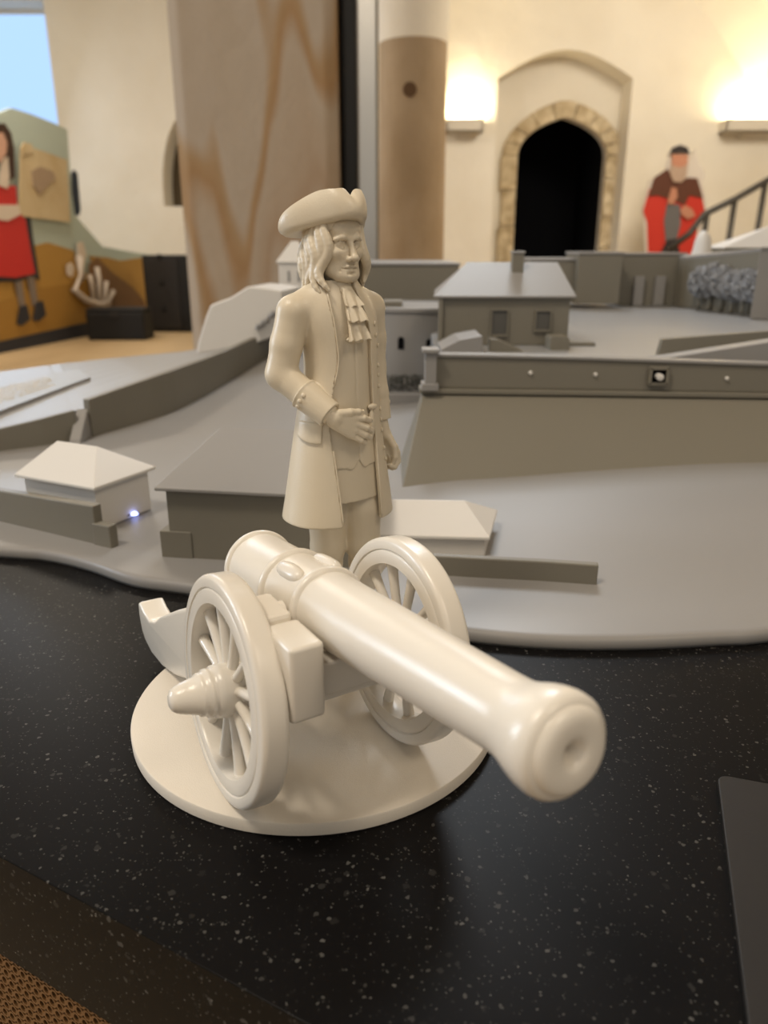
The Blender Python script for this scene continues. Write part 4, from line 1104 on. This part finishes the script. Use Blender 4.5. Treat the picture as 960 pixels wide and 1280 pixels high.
HX = 1.8
def figurine():
    t = thing('man_figurine', 'cream figurine of a man in tricorn hat and long coat behind the cannon', 'figurine', (-.0303, .495, BASE_T+.0002), math.radians(38))
    # ---------------------------------------------------------------- body: legs + trunk
    B = Field((-30, -38, -.5), (42, 24, 250), .9)
    for x, y, s in ((-9.5, 1, -1), (12.3, -9, 1)):
        B.chain([(x, y*.4, 135), (x, y, 105), (x+s*.5, y-1, 78), (x+s*.5, y-.5, 66), (x+s*.5, y+3, 46), (x+s*.5, y+4, 24), (x+s*.5, y+4, 10)], [13.2, 13.0, 11.2, 9.2, 9.6, 6.0, 5.6], 4)
        B.cap((x+s*.5, y+7, 4.5), (x+s*3, y-13, 3.8), 5.6, 4.6, 3); B.ell((x+s*3.2, y-15, 3.6), (5.2, 7, 4.4), 2)
        B.cap((x+s*.5, y+8, 2), (x+s*.5, y+8, 6), 5, 5, 2)
        B.fun((x-12, y-14, 60), (x+12, y+14, 70), lambda X, Y, Z: np.maximum(np.sqrt((X-x-s*.5)**2+(Y-y+.6)**2)-10.2, np.abs(Z-66)-2.2), 1.0)
    B.fun((-30, -30, 125), (35, 24, 250), lambda X, Y, Z: np.maximum(COATS.d(X, Y, Z, -4.5), 125-Z), 4)
    B.clipz(0)
    V, F = B.surface(); VB = [soft(V, F, 1)]; FB = [F]
    # ---------------------------------------------------------------- head and face
    H = Field((-19, -24, 236), (19, 24, 298), .42)
    H.ell((0, 3.2, 278), (14.2, 16.8, 14.5))
    H.ell((0, -2.2, 267), (12.4, 13.2, 15), 4)
    H.ell((0, -5.2, 257.5), (9.2, 9.6, 6.4), 4)
    for s in (-1, 1):
        H.cap((s*10.8, 2.0, 262), (s*5.6, -10.2, 254.8), 3.2, 2.9, 4)       # jaw line
        H.ell((s*7.6, -10.2, 267.8), (4.4, 4.2, 3.4), 3)                   # cheekbone
    H.ell((0, -12.7, 254.2), (5.2, 3.9, 3.5), 3.2)                         # chin
    H.ell((0, -11.2, 281), (10, 4.4, 6), 3)                                # forehead
    for s in (-1, 1):
        H.ell((s*5.6, -15.0, 272.6), (4.3, 3.9, 2.9), 1.6, 'sub')          # sockets
    for s in (-1, 1):
        H.chain([(s*1.8, -15.0, 275.6), (s*5, -15.0, 276.6), (s*9.2, -11.8, 275.2)], [1.2, 1.5, 1.2], 1.6)   # brows
        H.ell((s*5.5, -10.9, 272.2), (3.5, 3.0, 2.7), .3)                  # eyeball
        H.chain([(s*2.5, -12.6, 271.9), (s*4.3, -13.7, 273.6), (s*6.6, -13.5, 273.6), (s*8.9, -11.3, 271.9)], .75, .35)   # upper lid
        H.chain([(s*2.6, -12.6, 271.6), (s*5.2, -13.5, 270.4), (s*8.5, -11.5, 271.5)], .65, .4)                        # lower lid
        H.chain([(s*3.2, -13.6, 268.6), (s*6.2, -13.6, 267.8), (s*8.4, -12, 268.8)], .35, .9, 'sub')                       # bag below eye
    H.cap((0, -14.2, 275.2), (0, -18.4, 266), 1.5, 1.95, 1.6)              # nose bridge
    H.ell((0, -18.9, 264.9), (2.4, 2.6, 2.1), 1.0)
    for s in (-1, 1):
        H.ell((s*2.5, -16.3, 264.3), (1.7, 2.3, 1.6), .9)
        H.ell((s*1.3, -17.6, 262.6), (.75, 1.1, .7), .4, 'sub')
        H.chain([(s*3.9, -15.8, 265.4), (s*5.6, -14.6, 261.6), (s*6.6, -12.9, 257.6)], .62, 1.0, 'sub')                   # fold
    H.chain([(-5.4, -12.9, 259.1), (-2.2, -15.3, 260.1), (0, -15.6, 259.9), (2.2, -15.3, 260.1), (5.4, -12.9, 259.1)], [.5, .9, .85, .9, .5], .8)
    H.chain([(-4.9, -13.0, 258.1), (0, -15.2, 257.7), (4.9, -13.0, 258.1)], [.6, 1.05, .6], 1.2)
    H.chain([(-5.7, -13.2, 258.9), (0, -16.3, 259.0), (5.7, -13.2, 258.9)], .40, .3, 'sub')
    H.cap((-2.2, -15.6, 255.9), (2.2, -15.6, 255.9), .5, .5, 1.6, 'sub')
    H.cap((0, 2.5, 262), (0, 3, 236), 8.6, 9.6, 3)
    V, F = H.surface(); V[:, 0] += HX; VB.append(soft(V, F, 1, .35)); FB.append(F)
    # ---------------------------------------------------------------- hands
    HR = Field((-26, -38, 148), (10, -14, 182), .38)
    w_ = (-20.5, -24.5, 173)
    kn = [(-8.5, -29.6, 172), (-7, -30.2, 168.2), (-7.4, -29.8, 164.4), (-9.2, -28.6, 161.2)]
    for i, k_ in enumerate(kn): HR.cap((w_[0]+.3*i, w_[1], w_[2]+1.5-i*1.7), k_, 3.4, 2.7, 1.8)
    HR.cap((-24, -20, 176), (-19, -25, 172.4), 5.0, 4.6, 2)
    tips = [[(-2.4, -32.0, 171.6), (2.0, -31.0, 169.6), (5.4, -28.5, 168.6)], [(-.6, -32.6, 165.6), (3.6, -31.2, 163.2), (6, -28.2, 162.2)], [(-1.2, -32.2, 160.9), (3.0, -30.9, 158.6), (5.2, -28, 157.8)], [(-4.0, -31.0, 157.6), (-.4, -30.0, 155.8), (2.0, -27.5, 155.2)]]
    for k_, tp, r in zip(kn, tips, (2.15, 2.2, 2.1, 1.85)): HR.chain([k_]+tp, [r*1.15, r, r*.95, r*.82], .55)
    HR.chain([(-17, -27, 175.5), (-11, -30.2, 176), (-5.5, -31, 175.6), (-1.5, -29.5, 174.8)], [2.8, 2.4, 2.0, 1.7], .9)
    V, F = HR.surface(); VB.append(soft(V, F, 1, .3)); FB.append(F)
    HL = Field((28, -20, 120), (54, 12, 164), .42)
    HL.cap((36, 1, 162), (38, -1.5, 150), 4.4, 4.2); 
    knl = [(42.5, -9, 138), (43.6, -5.5, 136.8), (43.6, -2, 136.6), (42.6, 1.5, 137.4)]
    for i, k_ in enumerate(knl): HL.cap((38.2, -2.5+1.1*i, 150), k_, 3.2, 2.6, 1.8)
    for i, (k_, r) in enumerate(zip(knl, (2.1, 2.15, 2.05, 1.85))):
        HL.chain([k_, (k_[0]+.2, k_[1]-1.0, k_[2]-6), (k_[0]-3.4, k_[1]-1.6, k_[2]-9.5), (k_[0]-6.6, k_[1]-1.2, k_[2]-8)], [r*1.15, r, r*.95, r*.82], .5)
    HL.chain([(39, -5, 148), (40, -10, 142), (39.2, -11.5, 136), (38.2, -10.5, 131.5)], [2.8, 2.4, 2.1, 1.7], .9)
    V, F = HL.surface(); VB.append(soft(V, F, 1, .3)); FB.append(F)
    off = 0; FF = []
    for V, F in zip(VB, FB): FF.append(F+off); off += len(V)
    np_mesh('body', np.concatenate(VB), np.concatenate(FF), CREAM, t)
    # ---------------------------------------------------------------- waistcoat with notched hem, and its skirt
    Wc = Field((-30, -32, 128), (36, 26, 252), .75)
    Wc.fun((-30, -32, 128), (36, 26, 252), lambda X, Y, Z: np.maximum(COATS.d(X, Y, Z, -2.6), 138.5+4.2*np.exp(-((X-.5)/2.6)**2)-1.6*np.exp(-((np.abs(X-.5)-5)/4)**2)-Z))
    Wc.fun((-2, -32, 130), (3, -10, 246), lambda X, Y, Z: np.maximum(np.abs(X-.5)-.35, COATS.d(X, Y, Z, -1.9))*1.0 if False else np.maximum(np.abs(X-1.4)-.4, -COATS.d(X, Y, Z, -3.2)), .3, 'sub')
    V, F = Wc.surface(); np_mesh('waistcoat', soft(V, F, 1), F, CREAM, t)
    Sk = Field((-36, -32, 110), (38, 30, 150), .8)
    Sk.fun((-36, -32, 110), (38, 30, 150), lambda X, Y, Z: np.maximum(np.maximum(COATS.d(X, Y, Z, -4.0), -COATS.d(X, Y, Z, -6.5)), np.maximum(115.5-Z, Z-148)))
    V, F = Sk.surface(); np_mesh('waistcoat_skirt', soft(V, F, 1), F, CREAM, t)
    # ---------------------------------------------------------------- coat with sleeves
    Ct = Field((-54, -36, 96), (50, 36, 256), .8)
    xl = ([88, 110, 150, 165, 185, 205, 222, 236, 246, 256], [-15.5, -16, -18, -18.5, -15, -10.5, -12, -13.5, -13, -11])
    xr = ([88, 110, 150, 165, 185, 205, 222, 236, 246, 256], [15, 15, 14.5, 14, 13, 12.5, 12.5, 10, 6.5, 6])
    zz, L_ = smooth_table(*xl, 88, 256); _, R_ = smooth_table(*xr, 88, 256)
    def shell(X, Y, Z):
        o = COATS.d(X, Y, Z); i = COATS.d(X, Y, Z, -3.4)
        return np.maximum(o, -i)
    Ct.fun((-52, -36, 88), (50, 36, 256), shell)
    def sleeves(Fd):
        Fd.cap((-8, 3, 244), (-28.5, 3.5, 234), 9, 9.4, 5); Fd.cap((10, 3, 244), (29.5, 3.5, 234), 9, 9.2, 5)
        Fd.chain([(-28.5, 3.5, 234), (-33, 5, 215), (-36.5, 7, 197)], [9.8, 9.8, 9.6], 2.5)
        Fd.chain([(-36.5, 7, 197), (-28, -9, 184.5), (-22.5, -19.5, 176.5)], [9.4, 8.6, 7.6], 2.5)
        Fd.chain([(29.5, 3.5, 234), (33, 6, 214), (34.5, 7, 195)], [9.6, 9.2, 8.6], 2.5)
        Fd.chain([(34.5, 7, 195), (35.5, 4, 178), (36, 2, 164)], [8.6, 7.6, 6.6], 2.5)
    sleeves(Ct)
    # hollow the neck and open the front
    Ct.cap((0, 3, 236), (0, 3, 262), 9.5, 10.5, 1, 'sub')
    def opening(X, Y, Z):
        l = np.interp(Z, zz, L_); r = np.interp(Z, zz, R_)
        return np.maximum(np.maximum(np.maximum(l-X, X-r), Y+2), np.where((Z < 182) | (Z > 150), -1.0, -1.0)+0*X)
    def opening2(X, Y, Z):   # keep the sleeve that crosses the front
        ar = np.array((-36.5, 7, 197.)); br = np.array((-22.5, -19.5, 176.5)); d = br-ar
        tt = np.clip(((X-ar[0])*d[0]+(Y-ar[1])*d[1]+(Z-ar[2])*d[2])/(d@d), 0, 1)
        sl = np.sqrt((X-ar[0]-tt*d[0])**2+(Y-ar[1]-tt*d[1])**2+(Z-ar[2]-tt*d[2])**2)-8.8
        return np.maximum(opening(X, Y, Z), -sl)
    Ct.fun((-52, -36, 88), (50, 36, 256), opening2, 0, 'sub')
    # side vent and rounded hem
    Ct.fun((24, -14, 88), (48, 2, 150), lambda X, Y, Z: np.maximum(np.abs(Y+8.5)-.9, np.maximum(Z-146, 20-X)), .5, 'sub')
    Ct.clipz(101)
    V, F = Ct.surface(); np_mesh('coat', soft(V, F, 1), F, CREAM, t)
    # coat front edging (raised seam lines)
    for side, tb in ((-1, L_), (1, R_)):
        pts = []
        for z in np.arange(103, 248, 4):
            x = float(np.interp(z, zz, tb))
            if side < 0 and 152 < z < 190: continue
            lo_, hi_ = 0.0, PI
            for _ in range(30):
                m_ = (lo_+hi_)/2
                if COATS.pt(m_, z).x < x: lo_ = m_
                else: hi_ = m_
            pts.append(COATS.pt(m_, z, .1))
        if side > 0: tube('coat_edge', mm(pts), .0007, CREAM, t, 8)
        else:
            tube('coat_edge', mm([p for p in pts if p.z < 170]), .0006, CREAM, t, 8); tube('coat_edge', mm([p for p in pts if p.z > 170]), .0006, CREAM, t, 8)
    # ---------------------------------------------------------------- cuffs
    def cuff(a, b, r0, r1):
        a, b = np.array(a, float), np.array(b, float); lo = np.minimum(a, b)-14; hi = np.maximum(a, b)+14
        C_ = Field(lo, hi, .55); d = b-a; l = np.linalg.norm(d); d /= l
        def fn(X, Y, Z):
            tt = (X-a[0])*d[0]+(Y-a[1])*d[1]+(Z-a[2])*d[2]
            r = np.sqrt(np.maximum(0, (X-a[0])**2+(Y-a[1])**2+(Z-a[2])**2-tt**2))
            rr = r0+(r1-r0)*np.clip(tt/l, 0, 1)+.5*np.exp(-((tt-.6)/.8)**2)
            return np.maximum(np.maximum(r-rr, np.maximum(-tt, tt-l)), -(np.maximum(r-rr+2.2, l-3.2-tt)))
        C_.fun(lo, hi, fn); V, F = C_.surface(); return np_mesh('cuff', soft(V, F, 1), F, CREAM, t)
    cuff((-29.6, -6.5, 186.5), (-20.8, -22.6, 174.2), 9.9, 8.6)
    cuff((35.6, 4.6, 177), (36.2, 1.6, 160), 8.4, 7.6)
    def button(p, n, r=1.25):
        o = bpy.data.objects.new('button', BTN); COL.objects.link(o); o.parent = t; o.location = Vector(p)*.001; o.scale = (r/1.25,)*3
        o.rotation_euler = Vector(n).to_track_quat('Z', 'Y').to_euler()
    bm = bmesh.new(); bmesh.ops.create_uvsphere(bm, u_segments=12, v_segments=8, radius=.00125); bmesh.ops.scale(bm, vec=(1, 1, .6), verts=bm.verts)
    BTN = bpy.data.meshes.new('button'); bm.to_mesh(BTN); bm.free(); BTN.materials.append(CREAM); BTN.polygons.foreach_set('use_smooth', [True]*len(BTN.polygons))
    for z in (226, 219, 212.5, 200, 194, 187, 172, 165, 158, 146, 139):
        an = math.radians(138 - (6 if z > 215 else 0) + (0 if z > 180 else 4)); p = COATS.pt(an, z, .4); n = COATS.pt(an, z, 4)-p; button(p, n, 1.5)
    ca, cb = Vector((-29.6, -6.5, 186.5)), Vector((-20.8, -22.6, 174.2)); dd = (cb-ca).normalized()
    nu = dd.cross(Vector((0, 0, 1))).normalized(); nv = dd.cross(nu)
    for an in (-40, -8, 24):
        q = math.radians(an+180); nn = (nu*math.cos(q)+nv*math.sin(q)); nn = nn if nn.dot(Vector((.4, -1, 0))) > 0 else -nn
        nn = (-nu if nu.y > 0 else nu)*math.cos(math.radians(an)) + Vector((0, 0, 1))*math.sin(math.radians(an))
        nn = (nn-dd*nn.dot(dd)).normalized(); button(ca+dd*4.2+nn*9.8, nn, 1.5)
    for z in (172, 166):
        p = Vector((35.6, 4, z)); nn = Vector((.75, -.66, 0)).normalized(); button(p+nn*8.3, nn, 1.3)
    # ---------------------------------------------------------------- pocket flaps
    def flap(an0, an1, z0, z1, drop=0, name='pocket_flap'):
        v, f = [], []; na, nz_ = 12, 6
        for i in range(na+1):
            a = an0+(an1-an0)*i/na
            for j in range(nz_+1):
                zb = z0+drop*i/na - (1.2*math.sin(PI*i/na)); z = zb+(z1-drop*0+0-zb)*j/nz_ + drop*i/na*0
                v.append(COATS.pt(a, z, -.3)*.001)
        for i in range(na):
            for j in range(nz_): q = i*(nz_+1)+j; f.append((q, q+nz_+1, q+nz_+2, q+1))
        o = mesh_obj(name, v, f, CREAM, t, True); s_ = o.modifiers.new('s', 'SOLIDIFY'); s_.thickness = .0019; s_.offset = 1; bevel(o, .0007, 2, 50); return o
    fo = flap(math.radians(0), math.radians(35), 158, 168, -2.5)
    flap(math.radians(168), math.radians(142), 153, 163, 0)
    # long watch-pocket flap hanging on the waistcoat
    Pk = Field((6, -32, 150), (20, -14, 180), .5)
    Pk.ell((11.6, -21.6, 164), (2.2, 2.2, 9.5)); Pk.ell((12.6, -21.2, 175.2), (3.6, 2.0, 2.0), .8)
    V, F = Pk.surface(); np_mesh('watch_pocket', V, F, CREAM, t)
    # ---------------------------------------------------------------- collar and cravat
    Co = Field((-16, -16, 238), (16, 18, 258), .5)
    def coll(X, Y, Z):
        r = np.sqrt((X/1.06)**2+((Y-2.6))**2); zt = 250.5+.12*(Y-2)
        c = np.maximum(np.abs(r-11.2)-1.0-.06*(250-Z), np.maximum(zt-7-Z, Z-zt))
        return np.maximum(c, -np.maximum(np.abs(X-1)-3.2, Y))
    Co.fun((-16, -16, 238), (16, 18, 258), coll); V, F = Co.surface(); np_mesh('collar', soft(V, F, 1), F, CREAM, t)
    Cr = Field((-12, -34, 208), (14, -2, 256), .45)
    Cr.ell((.5, -7.5, 249.5), (6.2, 4.2, 3.2)); Cr.ell((.6, -10.6, 246.5), (4.6, 3.6, 3.2), 1.2)
    def tier(zt, zb, w0, w1, y0, y1, ph):
        def fn(X, Y, Z):
            s_ = np.clip((zt-Z)/(zt-zb), 0, 1); hw = w0+(w1-w0)*s_; yc = y0+(y1-y0)*s_ - 1.3*s_*np.cos((X-.6)*.95+ph) 
            return np.maximum(np.maximum(np.abs(X-.6)-hw, np.abs(Y-yc)-1.3), np.maximum(zb+.7*np.cos((X-.6)*1.05+ph)-Z, Z-zt))*.85
        return fn
    Cr.fun((-10, -30, 235), (12, -6, 248), tier(247, 237, 3.6, 6.8, -12.5, -19.8, .4), .8)
    Cr.fun((-10, -32, 224), (12, -8, 240), tier(239.5, 228.5, 4.2, 8.0, -17.0, -24.0, 1.6), .6)
    Cr.fun((-11, -33, 212), (13, -10, 230), tier(229.5, 217.5, 5.0, 8.2, -20.0, -25.2, 0), .6)
    Cr.ell((.6, -21.2, 218), (7.6, 2.6, 2.2), 1.0)
    V, F = Cr.surface(); np_mesh('cravat', soft(V, F, 1, .4), F, CREAM, t)
    # ---------------------------------------------------------------- hair in long waves
    Hr = Field((-27, -16, 236), (27, 30, 296), .5)
    rnd = random.Random(11)
    def hv(X, Y, Z):
        e = np.sqrt((X/15.3)**2+((Y-5)/16.2)**2+((Z-272)/22)**2)-1
        return np.maximum(e*15, -(Y+2.0-.22*(Z-262)))
    Hr.fun((-22, -12, 246), (22, 26, 296), hv, 1)
    Hr.fun((-20, 4, 246), (20, 26, 272), lambda X, Y, Z: np.maximum((np.sqrt((X/15)**2+((Y-8)/12)**2)-1)*12, np.maximum(248-Z, Z-270)), 3)
    for k in range(20):
        a = math.radians(-36+252*k/19)          # 0 = +x (his left), 90 = back, 180 = -x
        ph = k*.55+rnd.uniform(-.5, .5); am = rnd.uniform(.9, 1.2); pts, rad = [], []
        zend = 248+rnd.uniform(-3, 3)
        for j in range(17):
            s_ = j/16; z = 287.5+(zend-287.5)*s_; r = 14.2+3.9*math.sin(s_*PI*.6)+1.6*s_*s_
            aa = a+am*(.20*math.sin(ph+s_*9.0))*(.3+.7*s_)
            r += (.4+.9*s_)*math.sin(ph+1.4+s_*9.0)
            pts.append((r*.98*math.cos(aa), 3.0+r*1.06*math.sin(aa), z)); rad.append(2.1+1.3*math.sin(s_*PI*.85)-.4*s_-1.3*s_**5)
        Hr.chain(pts, rad, .8)
    V, F = Hr.surface(); V[:, 0] += HX; np_mesh('hair', soft(V, F, 2, .4), F, CREAM, t)
    # ---------------------------------------------------------------- tricorn hat
    tips_ = [(-90, 24.0, 34), (139, 31.5, 37), (41, 31.5, 37)]
    n = 180; v, f = [], []; prof = 14
    for k in range(n):
        an = 360*k/n-90; tr = 17.0
        for ta, rr, wd in tips_:
            d_ = abs((an-ta+180) % 360-180); tr += (rr-17.0)*math.exp(-(d_/wd)**2)
        c, s_ = math.cos(math.radians(an)), math.sin(math.radians(an))
        dfront = abs((an+90+180) % 360-180)                # 0 at the nose, 131 at the rear tips, 180 behind
        if dfront <= 131:
            q = 1-dfront/131                               # 0 rear tip, 1 nose
            hh = 3.0+13.0*math.sin(min(1, q/.80)*PI/2)**.55
            hh += 2.6*math.sin(PI*min(1, q/.8)) - 4.0*math.exp(-(dfront/7.0)**2)
        else:
            q = (dfront-131)/49; hh = 3.0+9*math.sin(q*PI/2)
        lean = 2.0*math.sin(min(1, max(0, (131-dfront)/131))*PI) if dfront < 131 else 1.0
        line = [(12.5, .4), (tr*.8, .1), (tr*.92, -.3), (tr*.98, .2), (tr+.5, 1.3)]
        for j in range(1, prof-4): q = j/(prof-5); line.append((tr+.5+1.6*math.sin(q*PI*.7)-lean*q*q*1.3-6.5*q*q*math.exp(-(dfront/20)**2), 1.3+(hh-1.3)*q))
        for r, z in line: v.append((r*c, r*s_, z))
    m = len(line)
    for k in range(n):
        for j in range(m-1): a = k*m+j; b = ((k+1) % n)*m+j; f.append((a, b, b+1, a+1))
    # crown dome
    base = len(v); K = 48
    for i in range(9):
        th = PI/2*i/9; r = math.cos(th)**.8; z = 15.5*math.sin(th)+.6
        for k in range(K): a = 2*PI*k/K; v.append((14.8*r*math.cos(a), 16.6*r*math.sin(a)+1.5, z if i else z-5))
    v.append((0, 1.5, 16.1))
    hat = mesh_obj('hat', mm(v), f, CREAM, t, True); so = hat.modifiers.new('s', 'SOLIDIFY'); so.thickness = .0015; so.offset = 0; es = hat.modifiers.new('e', 'EDGE_SPLIT'); es.split_angle = math.radians(50)
    hat.location = (HX*.001, .001, .2825); hat.rotation_euler = (math.radians(-14), 0, 0)
    f2 = []
    for i in range(8):
        for k in range(K): f2.append((i*K+k, i*K+(k+1) % K, (i+1)*K+(k+1) % K, (i+1)*K+k))
    for k in range(K): f2.append((8*K+k, 8*K+(k+1) % K, 9*K))
    f2.append(tuple(range(K-1, -1, -1)))
    mesh_obj('hat_crown', mm(v[base:]), f2, CREAM, hat, True)
figurine()
